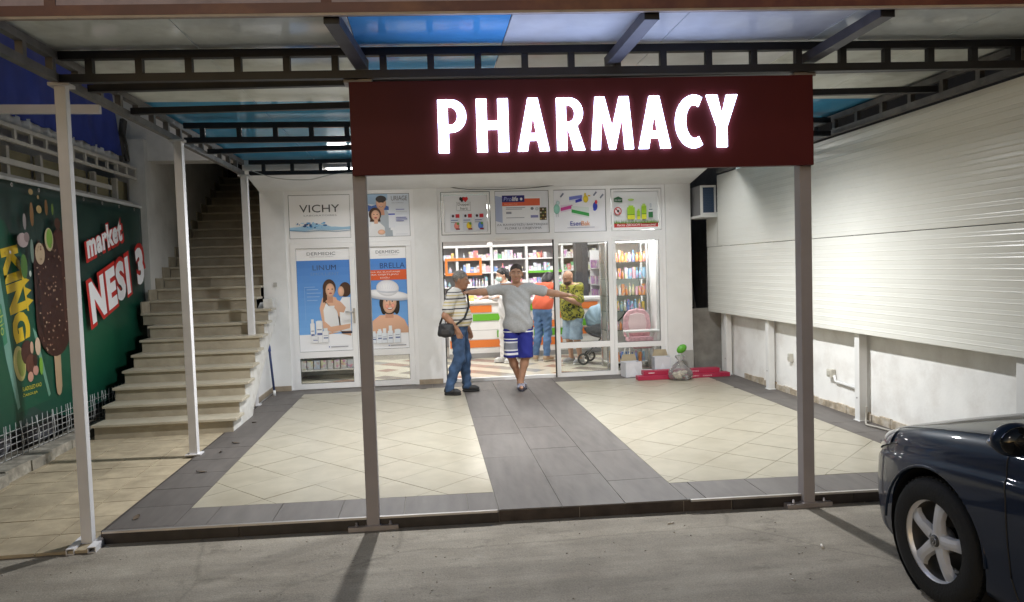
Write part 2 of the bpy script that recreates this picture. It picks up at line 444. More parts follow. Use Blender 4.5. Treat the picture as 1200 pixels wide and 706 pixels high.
m_teal=mat('teal_polycarbonate_sheet',(.075,.34,.60),.12,var=.10,vscale=3,bump=.02,bscale=6)
canopy=empty('canopy',(0,0,0),0,'steel canopy of dark trusses with white and blue roof sheets over the terrace','canopy')
ZB,ZT=2.98,3.18
def upright_mesh(): return MB().box((-.022,-.022,-.048),(.022,.022,.048)).mesh('upright')
UM=upright_mesh()
def truss(a,b,mt,step,zb=ZB,zt=ZT,first=.5):
    a=Vector((*a,0)); b=Vector((*b,0)); L=(b-a).length; d=(b-a)/L; ang=math.atan2(d.y,d.x)
    mb=MB()
    mb.bar((a.x,a.y,zb+.026),(b.x,b.y,zb+.026),.05,.052); mb.bar((a.x,a.y,zt-.026),(b.x,b.y,zt-.026),.05,.052)
    t=mb.build('truss',mt,canopy)
    s=step*first
    while s<L-.03:
        p=a+d*s; u=bpy.data.objects.new('upright',UM.copy() if mt not in list(UM.materials) and len(UM.materials) else UM); COL.objects.link(u)
        if not u.data.materials: u.data.materials.append(mt)
        elif u.data.materials[0]!=mt: u.data.materials.clear(); u.data.materials.append(mt)
        u.parent=t; u.location=(p.x,p.y,(zb+zt)/2); u.rotation_euler=(0,0,ang); u.scale=(1,1,(zt-zb-.104)/.096)
        s+=step
    return t
truss((-2.33,truss_y(-2.33)),(4.26,truss_y(4.26)),m_beam,.315,first=.62)
MID_Y,BACK_T=7.22,9.72
truss((-2.24,MID_Y),(4.22,MID_Y),m_beam,.335,zb=2.96,zt=3.15)
truss((-2.24,BACK_T),(4.22,BACK_T),m_beam,.36,zb=2.98,zt=3.17)
truss((-2.35,4.15),(-2.33,9.75),m_beam2,.34,zb=2.985,zt=3.175)
truss((4.27,2.6),(4.27,10.3),m_beam2,.40,zb=2.975,zt=3.175)
for yy,z in ((5.42,3.03),(6.15,3.03),(8.17,3.035)):
    MB().bar((-2.3,yy,z),(4.24,yy-.50,z+.03),.05,.05).build('purlin',m_beam,canopy)
MB().bar((2.7,8.6,2.93),(4.24,8.55,2.94),.03,.03).build('brace_tube',m_white_post,canopy)
# cantilevered rafters of the front eave
def eave_y(x): return 4.42-(x+2.38)*.060
m_raft=mat('weathered_grey_rafter',(.075,.07,.075),.5,var=.25,vscale=8)
for (xe,ye,xt,yt) in ((-.50,4.335,-.388,5.0),(1.362,4.225,1.288,4.92),(2.795,4.145,2.668,4.84)):
    rf=MB().bar((xe,ye,3.160),(xt,yt,3.075),.085,.062).build('rafter',m_raft,canopy)
    MB().bar((xe,ye-.010,3.1605),(xe,ye-.0005,3.1605),.09,.066).build('end_cap',m_beam,rf)
# roof sheets
ROOF_Z=3.195
def sheet(x0,x1,y0,y1,mt,dz=0.):
    q=[(x0+.004,y0(x0) if callable(y0) else y0),(x1-.004,y0(x1) if callable(y0) else y0),(x1-.004,y1),(x0+.004,y1)]
    MB().prism(q,ROOF_Z+dz,ROOF_Z+dz+.016).build('roof_sheet',mt,canopy)
ey=lambda x:eave_y(x)+.0
for (a,b,mt) in ((-2.42,-1.44,m_roofw),(-1.44,-.42,m_roofw),(-.42,.55,m_roofb),(.55,1.62,m_roofl),(1.62,2.66,m_roofl),(2.66,3.6,m_roofw),(3.6,4.5,m_roofw)):
    sheet(a,b,ey,6.55,mt,0.0 if mt!=m_roofb else .001)
for (a,b,mt) in ((-2.42,-1.44,m_teal),(-1.44,-.42,m_teal),(-.42,.55,m_teal),(.55,1.62,m_roofw),(1.62,2.66,m_teal),(2.66,3.6,m_teal),(3.6,4.5,m_teal)):
    sheet(a,b,6.55,8.4,mt); sheet(a,b,8.4,10.75,m_teal)
# eave gutter board and fascia cladding
m_lip=mat('red_brown_gutter_steel',(.13,.04,.03),.45,var=.25,vscale=4,stain=(.30,.14,.05),sscale=2,samt=.6)
m_fas=mat('mauve_fascia_board',(.44,.36,.40),.6,var=.12,vscale=3,stain=(.16,.13,.14),sscale=5,samt=.5)
xs=[-3.6,-2.05,-.52,.98,2.45,4.0,5.4]
MB().prism([(-3.6,eave_y(-3.6)-.03),(5.4,eave_y(5.4)-.03),(5.4,eave_y(5.4)+.045),(-3.6,eave_y(-3.6)+.045)],3.175,3.232).build('gutter_board',m_lip,canopy)
MB().prism([(-3.6,eave_y(-3.6)-.028),(5.4,eave_y(5.4)-.028),(5.4,eave_y(5.4)-.005),(-3.6,eave_y(-3.6)-.005)],3.160,3.1745).build('drip_edge',mat('pale_drip_edge',(.42,.34,.27),.5,var=.2),canopy)
for i in range(len(xs)-1):
    a,b=xs[i]+.004,xs[i+1]-.004
    MB().prism([(a,eave_y(a)+.012),(b,eave_y(b)+.012),(b,eave_y(b)+.03),(a,eave_y(a)+.03)],3.2325,3.72).build('fascia_panel',m_fas,canopy)
    MB().prism([(b-.03,eave_y(b)+.004),(b+.03,eave_y(b)+.004),(b+.03,eave_y(b)+.0115),(b-.03,eave_y(b)+.0115)],3.2325,3.72).build('fascia_strip',m_lip,canopy)
# posts
def post(x,y,zb,zt,w,mt,base,rz=0):
    p=MB().box((-w/2,-w/2,0),(w/2,w/2,zt-zb)).build('post',mt,canopy,loc=(x,y,zb),rot=(0,0,rz),bevel=.004)
    MB().box((-w/2-.03,-w/2-.02,zt-zb-.022),(w/2+.03,w/2+.02,zt-zb-.002)).build('cap_plate',mt,p)
    if base=='plate':
        MB().box((-.17,-.05,.0),(.17,.09,.030)).build('base_plate',m_trim2,p)
        for bx in (-.115,.115): MB().lathe([(0,.05),(.008,.05),(.008,.0305),(.014,.0305),(.014,.024),(0,.024)],6,(bx,-.03,.008)).build('bolt',m_trim2,p)
        MB().box((-w/2-.012,-w/2-.012,.0305),(w/2+.012,w/2+.012,.036)).build('weld_collar',mt,p)
    elif base=='rails':
        for bx in (-.085,.045):
            t=MB(); 
            for (u0,u1,v0,v1) in ((0,.05,0,.006),(0,.05,.034,.04),(0,.006,.006,.034),(.044,.05,.006,.034)): t.box((bx+u0,-.15,v0),(bx+u1,.12,v1))
            t.build('base_rail',m_white_post,p)
    else:
        MB().box((-.07,-.06,0),(.07,.06,.012)).build('base_plate',m_white_post,p)
    return p
m_trim2=mat('bolted_steel_plate',(.33,.30,.30),.45,metal=.3,var=.15)
post(-.44,5.045,ROAD_Z,2.98,.088,m_post,'plate')
post(2.648,4.885,ROAD_Z,2.98,.084,m_post,'plate')
post(-2.335,5.10,ROAD_Z,2.985,.068,m_white_post,'rails',R(4))
post(-2.285,7.18,0.002,2.985,.075,m_white_post,'foot')
post(-2.30,9.70,0.002,2.985,.08,m_white_post,'foot')
# loose wires
m_wire=mat('pale_cable',(.45,.44,.42),.6)
def wire(name,pts,r,mt,label,cat='cable'):
    P=[Vector(p) for p in pts]; out=[]
    for i in range(len(P)-1):
        p0,p1,p2,p3=P[max(i-1,0)],P[i],P[i+1],P[min(i+2,len(P)-1)]
        for k in range(8):
            t=k/8; out.append(.5*((2*p1)+(-p0+p2)*t+(2*p0-5*p1+4*p2-p3)*t*t+(-p0+3*p1-3*p2+p3)*t**3))
    out.append(P[-1])
    o=MB().tube(out,r,6).build(name,mt); return tag(o,label,cat)
wire('cable',[(-2.2,9.62,3.03),(-1.9,9.63,2.93),(-1.5,9.63,2.90),(-1.2,9.63,2.96),(-.9,9.63,2.985)],.006,m_wire,'thin pale cable drooping under the back truss beside the stairs')
wire('cable',[(.1,10.72,2.97),(.6,10.74,2.86),(1.5,10.745,2.86),(2.2,10.74,2.93),(2.7,10.7,2.99)],.006,mat('dark_cable',(.06,.06,.06),.6),'thin dark cable sagging across the top of the shop entrance')

# ================================================================== pharmacy sign
sign=empty('pharmacy_sign',(-.479,4.955,2.340),math.atan2(-.165,3.16),'long dark red sign box with glowing white letters PHARMACY','sign')
m_sign=mat('dark_red_sign_panel',(.085,.013,.013),.5,var=.06,vscale=2,spec=.15)
SW,SHh=3.165,.617
MB().box((0,0,0),(SW,.055,SHh)).build('sign_box',m_sign,sign,bevel=.004)
for x in (.06,SW-.12): MB().box((x,.02,SHh+.0005),(x+.09,.10,SHh+.024)).build('bracket',m_post,sign)
m_led=mat('glowing_white_acrylic',(.9,.9,.95),.4,emit=(.50,.62,1.0),estr=2.4)
m_ret=mat('letter_return',(.75,.75,.8),.4)
def arc(cx,cy,rx,ry,a0,a1,n=14): return [(cx+rx*math.cos(R(a0+(a1-a0)*i/n)),cy+ry*math.sin(R(a0+(a1-a0)*i/n))) for i in range(n+1)]
GL={
'P':([[(.012,0),(.21,0),(.21,.38)]+arc(.27,.69,.285,.305,-90,90)+[(.012,.995)], [(.20,.52)]+arc(.25,.69,.135,.17,-90,90)+[(.20,.86)]],.57),
'H':([[(.012,0),(.208,0),(.208,.425),(.422,.425),(.422,0),(.618,0),(.618,1),(.422,1),(.422,.585),(.208,.585),(.208,1),(.012,1)]],.63),
'A':([[(.012,0),(.20,0),(.236,.20),(.404,.20),(.44,0),(.628,0),(.415,1),(.225,1)],[(.262,.335),(.378,.335),(.32,.72)]],.64),
'R':([[(.012,0),(.208,0),(.208,.40),(.245,.40),(.355,0),(.575,0),(.425,.445)]+arc(.27,.705,.275,.29,-52,90)+[(.012,.995)], [(.20,.54)]+arc(.25,.70,.13,.16,-90,90)+[(.20,.86)]],.585),
'M':([[(.012,0),(.185,0),(.228,.64),(.375,0),(.485,0),(.632,.64),(.675,0),(.848,0),(.76,1),(.578,1),(.43,.40),(.282,1),(.10,1)]],.86),
'C':([arc(.39,.5,.38,.51,62,298,22)+arc(.40,.5,.18,.325,298,62,18)],.58),
'Y':([[(.228,0),(.427,0),(.427,.39),(.642,1),(.425,1),(.328,.59),(.23,1),(.012,1),(.228,.39)]],.655)}
px=[(507.8,541.8),(552,590),(599,637),(645,678.5),(685,736),(741,780),(785,818.5),(822,860.5)]
for ch,(a,b) in zip('PHARMACY',px):
    loops,w=GL[ch]; hh=.352; x0=(a-408.5)/544.5*SW; x1=(b-408.5)/544.5*SW; sx=(x1-x0)/w
    if ch=='C': loops=[[(min(x,.56),y) for x,y in loops[0]]]
    me_=fill2d([[(x*sx,y*hh) for x,y in lp] for lp in loops],.0)
    v=[tuple(q.co) for q in me_.vertices]; f=[tuple(q.vertices) for q in me_.polygons]
    lb=MB(); lb.add([(p[0],-.018,p[1]) for p in v],f,0)
    for lp in loops:
        n=len(lp); q=[(x*sx,y*hh) for x,y in lp]
        lb.add([(x,-.018,z) for x,z in q]+[(x,.001,z) for x,z in q],[(i,(i+1)%n,n+(i+1)%n,n+i) for i in range(n)],1)
    lb.build('letter',[m_led,m_ret],sign,loc=(x0,0,.135))

# ================================================================== floodlights under the back truss
m_wp0=mat('white_lamp_housing',(.7,.7,.7),.4)
m_lens=mat('lit_flood_lens',(.9,.9,.9),.4,emit=(1,.96,.88),estr=4)
m_hous=mat('black_lamp_housing',(.03,.03,.03),.5)
FLOOD_W=122
for (x,lab) in ((-.31,'black floodlight behind the left end of the sign'),(2.46,'black floodlight behind the right end of the sign')):
    fl=empty('floodlight',(x,7.07,2.985),0,lab,'floodlight','floodlights under the canopy'); 
    hd=MB().box((-.13,-.05,-.03),(.13,.05,.03)).build('housing',m_hous,fl,rot=(R(12),0,0),bevel=.006)
    MB().box((-.115,-.04,-.034),(.115,.04,-.0305)).build('lens',m_lens,hd)
    MB().bar((-.10,0,0),(-.10,.15,.075),.02,.006).bar((.10,0,0),(.10,.15,.075),.02,.006).build('bracket',m_hous,fl)
    ld=bpy.data.lights.new('flood_lamp','SPOT'); ld.spot_size=R(165); ld.spot_blend=1.0; ld.shadow_soft_size=.05; ld.energy=FLOOD_W; ld.color=(.97,.985,1)
    lo=bpy.data.objects.new('flood_lamp',ld); COL.objects.link(lo); lo.parent=fl; lo.location=(0,-.03,-.06); lo.rotation_euler=Vector(((-.20 if x<1 else .06),.0,-.95)).to_track_quat('-Z','Y').to_euler()

# back truss tube lamps; the right one is added to brighten the shop front
m_tube=mat('lit_tube_lamp',(.9,.9,.9),.4,emit=(1,.97,.92),estr=3.0)
BATTEN_W=5.0
for (x0,lab) in ((-1.30,'white tube lamp under the back truss over the double door'),(2.35,'added fill tube lamp under the back truss over the right window')):
    t=empty('tube_lamp',(x0+.6,9.83,3.075),0,lab,'lamp','tube lamps along the back truss')
    MB().box((-.6,-.03,.0),(.6,.03,.05)).build('housing',m_wp0,t,bevel=.006)
    MB().tube([(-.57,0,-.016),(.57,0,-.016)],.015,10).build('tube',m_tube,t)
    ld=bpy.data.lights.new('tube_light','AREA'); ld.shape='RECTANGLE'; ld.size=1.1; ld.size_y=.04; ld.energy=BATTEN_W; ld.color=(.98,.99,1)
    lo=bpy.data.objects.new('tube_light',ld); COL.objects.link(lo); lo.parent=t; lo.location=(0,-.012,-.035); lo.rotation_euler=(R(-22),0,0)
# ================================================================== pharmacy building
FYC=10.8
m_wall=mat('white_painted_render',(.80,.80,.80),.7,var=.04,vscale=3,bump=.06,bscale=60,stain=(.55,.53,.5),sscale=1.6,samt=.3)
m_wgrey=mat('grey_painted_base',(.42,.41,.385),.7,var=.08,vscale=6)
m_skirt=mat('tan_skirting_tile',(.33,.27,.2),.5,var=.15,vscale=12)
m_pvc=mat('white_pvc_profile',(.84,.84,.85),.3,var=.02,vscale=4)
m_gask=mat('black_gasket',(.02,.02,.02),.6)
m_glass=glass('window_glass')
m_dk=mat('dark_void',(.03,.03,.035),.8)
bld=empty('pharmacy_building',(1,10.8,0),0,'white single storey pharmacy front with glazed doors under the canopy','building')
bld.location=(0,0,0)
def part(name,mb,mt,parent=bld,bevel=0): return mb.build(name,mt,parent,bevel=bevel)
TOPZ=2.885
# piers between the glazing
def pier(x0,x1,z0=0,z1=TOPZ,y0=FYC-.03,y1=FYC+.22):
    p=part('wall_pier',MB().box((x0,y0,z0),(x1,y1,z1)),m_wall); return p
pl_=pier(-2.36,-2.03); pm=pier(-.185,.165); pr=pier(3.625,4.02)
for p,(a,b) in ((pl_,(-2.36,-2.03)),(pm,(-.185,.165))):
    part('skirting',MB().box((a-.004,FYC-.042,0.001),(b-.002,FYC-.0305,.075)),m_skirt,p)
part('painted_base',MB().box((3.80,FYC-.034,0.001),(4.024,FYC-.0305,.33)),m_wgrey,pr)
part('light_switch',MB().box((-2.22,FYC-.045,1.52),(-2.17,FYC-.0305,1.58)),mat('switch_plastic',(.45,.44,.42),.5),pl_)
# sloping soffit, front beam and upper storey
sof=MB(); sof.add([(-2.36,FYC-.03,TOPZ),(4.02,FYC-.03,TOPZ),(4.02,9.86,3.06),(-2.36,9.86,3.06),(-2.36,9.86,3.6),(4.02,9.86,3.6),(4.02,FYC+.22,3.6),(-2.36,FYC+.22,3.6),(-2.36,FYC+.22,TOPZ),(4.02,FYC+.22,TOPZ)],
 [(0,1,2,3),(3,2,5,4),(4,5,6,7),(7,6,9,8),(8,9,1,0),(0,3,4,7,8),(1,9,6,5,2)])
part('soffit',sof,m_wall)
for z0,z1,nm in ((3.603,7.5,'upper_wall'),): part(nm,MB().box((-2.36,10.6,z0),(4.02,16.3,z1)),m_wall)
for sx,sz in ((-1.2,4.6),(.9,4.6),(2.8,4.6)):
    w=part('upper_window',MB().box((sx-.55,10.585,sz),(sx+.55,10.5995,sz+1.3)),m_pvc); part('pane',MB().box((sx-.48,10.578,sz+.07),(sx+.48,10.5845,sz+1.23)),m_dk,w)
# shell of the shop
m_int=mat('white_shop_wall',(.78,.78,.77),.6,var=.02)
ROOM=(-2.34,FYC+.23,4.0,16.2)
part('side_wall',MB().box((-2.36,FYC+.2205,0),(-2.22,16.3,TOPZ+.7)),m_wall)
part('side_wall',MB().box((3.88,FYC+.2205,0),(4.02,16.3,TOPZ+.7)),m_wall)
part('back_wall',MB().box((-2.219,16.1,0),(3.879,16.3,2.9)),mat('taupe_shop_wall',(.40,.37,.35),.7,var=.04))
part('shop_ceiling',MB().box((-2.219,FYC+.2205,2.72),(3.879,16.099,2.80)),m_int)
# floor of the shop: diamond tiles
m_ft=[mat('ivory_floor_tile',(.62,.58,.47),.18,var=.05),mat('taupe_floor_tile',(.27,.235,.20),.2,var=.08),mat('grey_floor_tile',(.33,.325,.30),.2,var=.08),mat('rust_floor_tile',(.36,.24,.19),.2,var=.1)]
sf=MB().box((-2.22,FYC-.03,-.06),(3.88,16.1,-.006)).build('shop_floor',m_grout); tag(sf,kind='structure')
th=part('threshold',MB().box((.166,FYC-.028,-.0055),(3.624,FYC+.10,.006)),mat('grey_threshold_stone',(.3,.29,.28),.5,var=.1))
DT=.285; cnt=0
for i in range(-30,70):
    for j in range(-70,40):
        cx=(i-j)*DT/1.41421+.05; cy=(i+j)*DT/1.41421
        if not(-2.4<cx<4.1 and 10.85<cy<14.1): continue
        h=DT/1.41421; q=[(cx-h,cy),(cx,cy-h),(cx+h,cy),(cx,cy+h)]
        for e in (((-2.2,20),(-2.2,0)),((3.86,0),(3.86,20)),((0,10.91),(1,10.91)),((1,14.0),(0,14.0))): q=clip(q,*e) if q else q
        if len(q)<3: continue
        vis = (cx>.0 and cy<13.9)
        c=0 if (i%2==0) else (1+((i//2*7+j*5)//2)%3)
        if (i+j)%2: c=0 if c and random.Random(i*91+j).random()<.25 else c
        cnt+=1
        tile(q,'floor_tile',[m_ft[c]],cnt,sf,ztop=-.001,gap=.0012,tilt=.0002)
# ------ glazing helper: a white frame of four bars
def frame(x0,x1,z0,z1,wd,y0,y1,name='window_frame',parent=bld,mt=None):
    mb=MB(); mb.box((x0,y0,z0),(x0+wd,y1,z1)); mb.box((x1-wd,y0,z0),(x1,y1,z1)); mb.box((x0+wd,y0,z0),(x1-wd,y1,z0+wd)); mb.box((x0+wd,y0,z1-wd),(x1-wd,y1,z1))
    return part(name,mb,mt or m_pvc,parent)
def pane(x0,x1,z0,z1,y,parent,name='pane'):
    p=part(name,MB().box((x0,y,z0),(x1,y+.006,z1)),m_glass,parent)
    g=MB(); e=.006
    g.box((x0,y-.003,z0),(x0+e,y-.0005,z1)); g.box((x1-e,y-.003,z0),(x1,y-.0005,z1)); g.box((x0+e,y-.003,z0),(x1-e,y-.0005,z0+e)); g.box((x0+e,y-.003,z1-e),(x1-e,y-.0005,z1))
    if name=='pane': part('gasket',g,m_gask,p)
    return p
Y0,Y1=FYC,FYC+.07
# left: double door with two transoms
fr=frame(-2.029,-.186,.0,2.884,.055,Y0,Y1)
part('transom_rail',MB().box((-1.974,Y0+.002,2.135),(-.241,Y1-.002,2.20)),m_pvc,fr)
part('mullion',MB().box((-1.10,Y0+.004,2.2005),(-1.03,Y1-.004,2.8285)),m_pvc,fr)
for (a,b) in ((-1.974,-1.10),(-1.03,-.241)): pane(a,b,2.2,2.829,Y0+.03,fr)
def leaf(x0,x1,z1,handle=None,y0=Y0-.012,y1=Y0+.05,wd=.075,split=(.46,.55),bot=.06):
    d=frame(x0,x1,.008,z1,wd,y0,y1,'door_leaf')
    part('middle_rail',MB().box((x0+wd,y0+.002,split[0]),(x1-wd,y1-.002,split[1])),m_pvc,d)
    pane(x0+wd,x1-wd,.008+wd,split[0],y0+.03,d); pane(x0+wd,x1-wd,split[1],z1-wd,y0+.03,d)
    if handle is not None:
        h=MB(); h.box((handle-.014,y0-.012,.95),(handle+.014,y0-.0005,1.17)); h.tube([(handle,y0-.012,1.12),(handle,y0-.05,1.12),(handle-.12,y0-.055,1.12)],.010,8); part('handle',h,mat('satin_metal_handle',(.45,.45,.45),.35,metal=.6),d)
    return d
leaf(-1.972,-1.062,2.132,handle=-1.098); leaf(-1.058,-.243,2.132)
# right: shop entrance, four transoms, open doorway, sliding leaf and display window
fr2=frame(.166,3.624,.0,2.884,.05,Y0,Y1)
part('transom_rail',MB().box((.216,Y0+.002,2.10),(3.574,Y1-.002,2.195)),m_pvc,fr2)
tx=[.216,.985,1.87,2.745,3.574]
for x in tx[1:-1]: part('mullion',MB().box((x-.035,Y0+.004,2.1955),(x+.035,Y1-.004,2.8335)),m_pvc,fr2)
TR=[(tx[i]+(.035 if i else 0),tx[i+1]-(.035 if i<3 else 0)) for i in range(4)]
for i,(a,b) in enumerate(TR):
    pane(a,b,2.1955,2.8335,Y0+.035,fr2)
    if i in (0,3): frame(a+.012,b-.012,2.207,2.822,.032,Y0-.008,Y0+.03,'opening_sash')
ls=leaf(1.885,2.775,2.098,y0=Y0-.03,y1=Y0+.015,wd=.062,split=(.44,.53))
part('edge_seal',MB().box((1.867,Y0-.025,.01),(1.8845,Y0+.012,2.09)),m_gask,ls)
part('jamb_seal',MB().box((.2165,Y0+.01,.01),(.232,Y0+.04,2.095)),m_gask,fr2)
part('mullion',MB().box((2.74,Y0+.0165,.051),(2.80,Y1-.003,2.098)),m_pvc,fr2)
leaf(2.79,3.573,2.098,y0=Y0+.004,y1=Y0+.066,wd=.05,split=(.41,.49))
part('sensor',MB().box((1.0,Y0-.045,2.125),(1.16,Y0-.001,2.165)),m_pvc,fr2)

# ------ ceiling light panels inside
m_pan=mat('lit_ceiling_panel',(.9,.9,.9),.5,emit=(1,.98,.95),estr=1.2)
SHOP_W=5.8
k=0
for x in (-1.2,.9,2.7):
    for y in (12.1,14.3):
        k+=1
        where={-1.2:'over the left double door side',.9:'over the middle aisle',2.7:'over the display window side'}[x]
        c=MB().box((x-.3,y-.3,2.700),(x+.3,y+.3,2.7185)).build('ceiling_light',m_pan); tag(c,'square lit ceiling panel %s, %s row'%(where,'front' if y<13 else 'rear'),'ceiling light','ceiling panels in the shop')
        ld=bpy.data.lights.new('panel_lamp','AREA'); ld.size=.6; ld.energy=SHOP_W; ld.color=(1,.98,.95)
        lo=bpy.data.objects.new('panel_lamp',ld); COL.objects.link(lo); lo.location=(x,y,2.69); lo.parent=None
        lo.parent=c
# ================================================================== posters on the glazing
INK=print_mat(); m_paper=mat('white_print_film',(.90,.90,.92),.3)
WHT=(.88,.88,.9)
def poster(x0,x1,z0,z1,y,label,draw,name='poster',cat='poster'):
    w,h=x1-x0,z1-z0
    p=empty(name,(x0,y,z0),0,label,cat)
    MB().box((0,-.0008,0),(w,.0008,h)).build('sheet',m_paper,p)
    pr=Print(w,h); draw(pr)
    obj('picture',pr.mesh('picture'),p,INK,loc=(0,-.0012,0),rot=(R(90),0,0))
    return p
c=sh
SK=c((226,178,150)); SK2=c((205,150,125)); HAIR=c((70,42,32)); DKH=c((28,22,24)); BLUE=c((82,150,222)); NAVY=c((30,50,110)); GREY=c((120,125,135)); LG=c((205,208,215))
def d_vichy(p):
    p.text('VICHY',.17,.60,.83,.78,c((60,62,70))); p.text('LABORATOIRES',.24,.51,.78,.545,c((150,152,160)))
    rg=random.Random(1)
    pts=[(0,.25)]+[(i/16,.25+.07*math.exp(-((i/16-.42)/.22)**2)*(1+rg.uniform(-.5,.8))+.01*rg.uniform(-1,1)) for i in range(1,16)]+[(1,.26)]
    p.poly(pts+[(1,.19),(.7,.17),(.4,.20),(.2,.16),(0,.18)],c((170,212,240)))
    for i in range(26):
        x=.12+rg.random()*.5; p.ell(x,.29+rg.uniform(-.05,.09)*(1-abs(x-.4)*1.6),rg.uniform(.008,.04),rg.uniform(.006,.022),rg.choice([c((45,110,175)),c((95,170,225)),c((150,205,240)),c((30,80,140))]),8)
    p.poly([(0,.2),(.25,.165),(.5,.185),(.75,.15),(1,.175),(1,.163),(.75,.138),(.5,.17),(.25,.15),(0,.185)],c((90,140,180)))
poster(-1.968,-1.106,2.206,2.823,Y0+.0255,'white transom poster reading VICHY above a blue water splash',d_vichy)
def face(p,x,y,s,asp,skin,hair,smile=True):
    p.ell(x,y+.2*s*asp*0,s*.5,s*.66*asp,skin); p.ell(x,y+s*.42*asp,s*.52,s*.34*asp,hair)
    for e in (-.2,.2): p.ell(x+e*s,y+.06*s*asp,s*.07,s*.035*asp,(.02,.015,.015),8); p.rect(x+e*s-.1*s,y+.15*s*asp,x+e*s+.1*s,y+.18*s*asp,hair)
    p.poly([(x-.03*s,y+.05*s*asp),(x+.05*s,y-.14*s*asp),(x-.05*s,y-.14*s*asp)],tuple(q*.86 for q in skin))
    if smile: p.ell(x,y-.27*s*asp,s*.2,s*.1*asp,c((170,70,70)),12,180,360); p.ell(x,y-.275*s*asp,s*.15,s*.05*asp,(.85,.83,.8),12,180,360)
    else: p.ell(x,y-.29*s*asp,s*.14,s*.05*asp,c((180,85,85)),10)
def d_uriage(p):
    a=.79/.623
    p.grad(.0,.0,1,1,c((235,236,240)),c((205,215,228)),8)
    p.poly([(.0,.66),(.2,.78),(.42,.74),(.6,.86),(.6,1),(0,1)],c((160,190,220))); p.poly([(.0,.70),(.12,.80),(.3,.72),(.46,.78),(.62,.70),(.62,.62),(0,.58)],c((70,110,190)))
    p.poly([(.36,.0),(.68,.0),(.66,.42),(.58,.62),(.40,.62),(.34,.3)],c((176,186,196)))
    p.poly([(.44,.5),(.54,.5),(.53,.68),(.45,.68)],SK2)
    face(p,.48,.78,.19,a,SK,DKH)
    p.ell(.36,.52,.115,.165,HAIR); p.poly([(.26,.35),(.30,.62),(.42,.62),(.46,.35)],HAIR)
    p.poly([(.24,.0),(.54,.0),(.53,.22),(.44,.33),(.30,.33),(.24,.2)],c((232,232,234)))
    p.ell(.37,.5,.08,.125,SK)
    for e in (-.03,.03): p.ell(.37+e,.52,.012,.01,(.03,.02,.02),8)
    p.ell(.37,.44,.03,.018,c((185,80,80)),8); p.rect(.34,.30,.41,.39,SK); p.ell(.47,.10,.07,.06,SK)
    p.rect(.61,.2,.73,.56,c((225,228,236))); p.rect(.61,.50,.73,.535,c((70,90,180))); p.rect(.64,.14,.70,.2,c((235,236,240)))
    p.text('URIAGE',.67,.84,.97,.95,c((110,112,120))); p.text('EAU THERMALE',.68,.775,.9,.80,c((160,160,170)))
    for i,(q,l) in enumerate(((.62,.2),(.57,.26),(.43,.24),(.39,.26),(.35,.18))): p.rect(.75,q,.75+l*.8,q+.018,c((130,135,190)) if i!=1 else LG)
    p.rect(.74,.04,.96,.05,LG)
poster(-1.024,-.247,2.206,2.823,Y0+.0255,'transom poster of a smiling dark haired man and a girl reading URIAGE',d_uriage)
def bottles(p,xs,y,s,asp,col):
    for x,w,h,cap in xs:
        p.rect(x-w/2,y,x+w/2,y+h,col); p.rect(x-w*.3,y+h,x+w*.3,y+h+cap,c((225,228,232))); p.rect(x-w*.36,y+h*.35,x+w*.36,y+h*.45,c((95,110,160))); p.rect(x-w*.36,y+h*.58,x+w*.3,y+h*.63,c((150,155,175)))
        p.rect(x+w*.36,y,x+w/2,y+h,LG)
def d_linum(p):
    p.grad(0,.16,1,.885,c((118,176,236)),c((70,134,214)),10); p.rect(0,0,1,.165,c((240,241,245)))
    p.text('DERMEDIC',.2,.935,.74,.965,c((95,98,110))); p.text('DERMATOLOGICAL COSMETICS',.25,.915,.70,.925,c((170,172,180)))
    p.text('LIN',.30,.79,.52,.838,c((60,85,125))); p.text('UM',.55,.79,.74,.838,c((25,45,85))); p.text('EMOLLIENT',.26,.738,.80,.768,c((110,150,205)))
    # mother and child
    p.poly([(.40,.42),(.46,.52),(.56,.545),(.72,.52),(.80,.42),(.82,.16),(.98,.14),(.98,.20),(.55,.16),(.47,.18)],SK)
    p.poly([(.50,.18),(.47,.40),(.53,.47),(.57,.44),(.70,.44),(.74,.36),(.78,.18)],c((238,238,240)))
    p.ell(.60,.615,.125,.085,HAIR); p.poly([(.47,.47),(.48,.62),(.58,.64),(.55,.50)],HAIR); p.rect(.55,.47,.66,.57,SK2)
    p.ell(.615,.592,.088,.068,SK)
    for e in (-.035,.04): p.ell(.615+e,.602,.014,.006,(.03,.02,.02),8)
    p.ell(.62,.562,.03,.008,c((190,85,85)),8)
    p.ell(.90,.595,.115,.072,HAIR); p.ell(.82,.578,.06,.05,SK)
    p.poly([(.78,.47),(.84,.52),(.99,.52),(.99,.19),(.80,.19),(.78,.3)],c((240,240,242)))
    p.poly([(.68,.42),(.72,.50),(.80,.48),(.90,.42),(.86,.37),(.74,.38)],SK)
    p.poly([(.45,.22),(.62,.18),(.96,.215),(.98,.26),(.60,.235),(.47,.30)],SK)
    p.rect(.80,.165,1,.185,c((40,40,60)))
    for q,l in ((.60,.22),(.565,.27),(.53,.24),(.495,.2)): p.rect(.17,q,.17+l,q+.007,c((150,190,235)))
    p.rect(.13,.30,.134,.63,c((160,200,240))); p.rect(.13,.626,.33,.63,c((160,200,240)))
    bottles(p,[(.255,.085,.19,.04),(.385,.13,.21,.005),(.50,.12,.11,.03),(.30,.12,.06,.01)],.085,1,1,c((236,237,240)))
    p.ell(.56,.04,.012,.006,c((60,80,160)),8); p.rect(.59,.035,.92,.043,c((150,150,160)))
poster(-1.893,-1.141,.556,2.052,Y0-.0015+.01,'blue door poster LINUM with a mother kissed by her child above white bottles',d_linum)
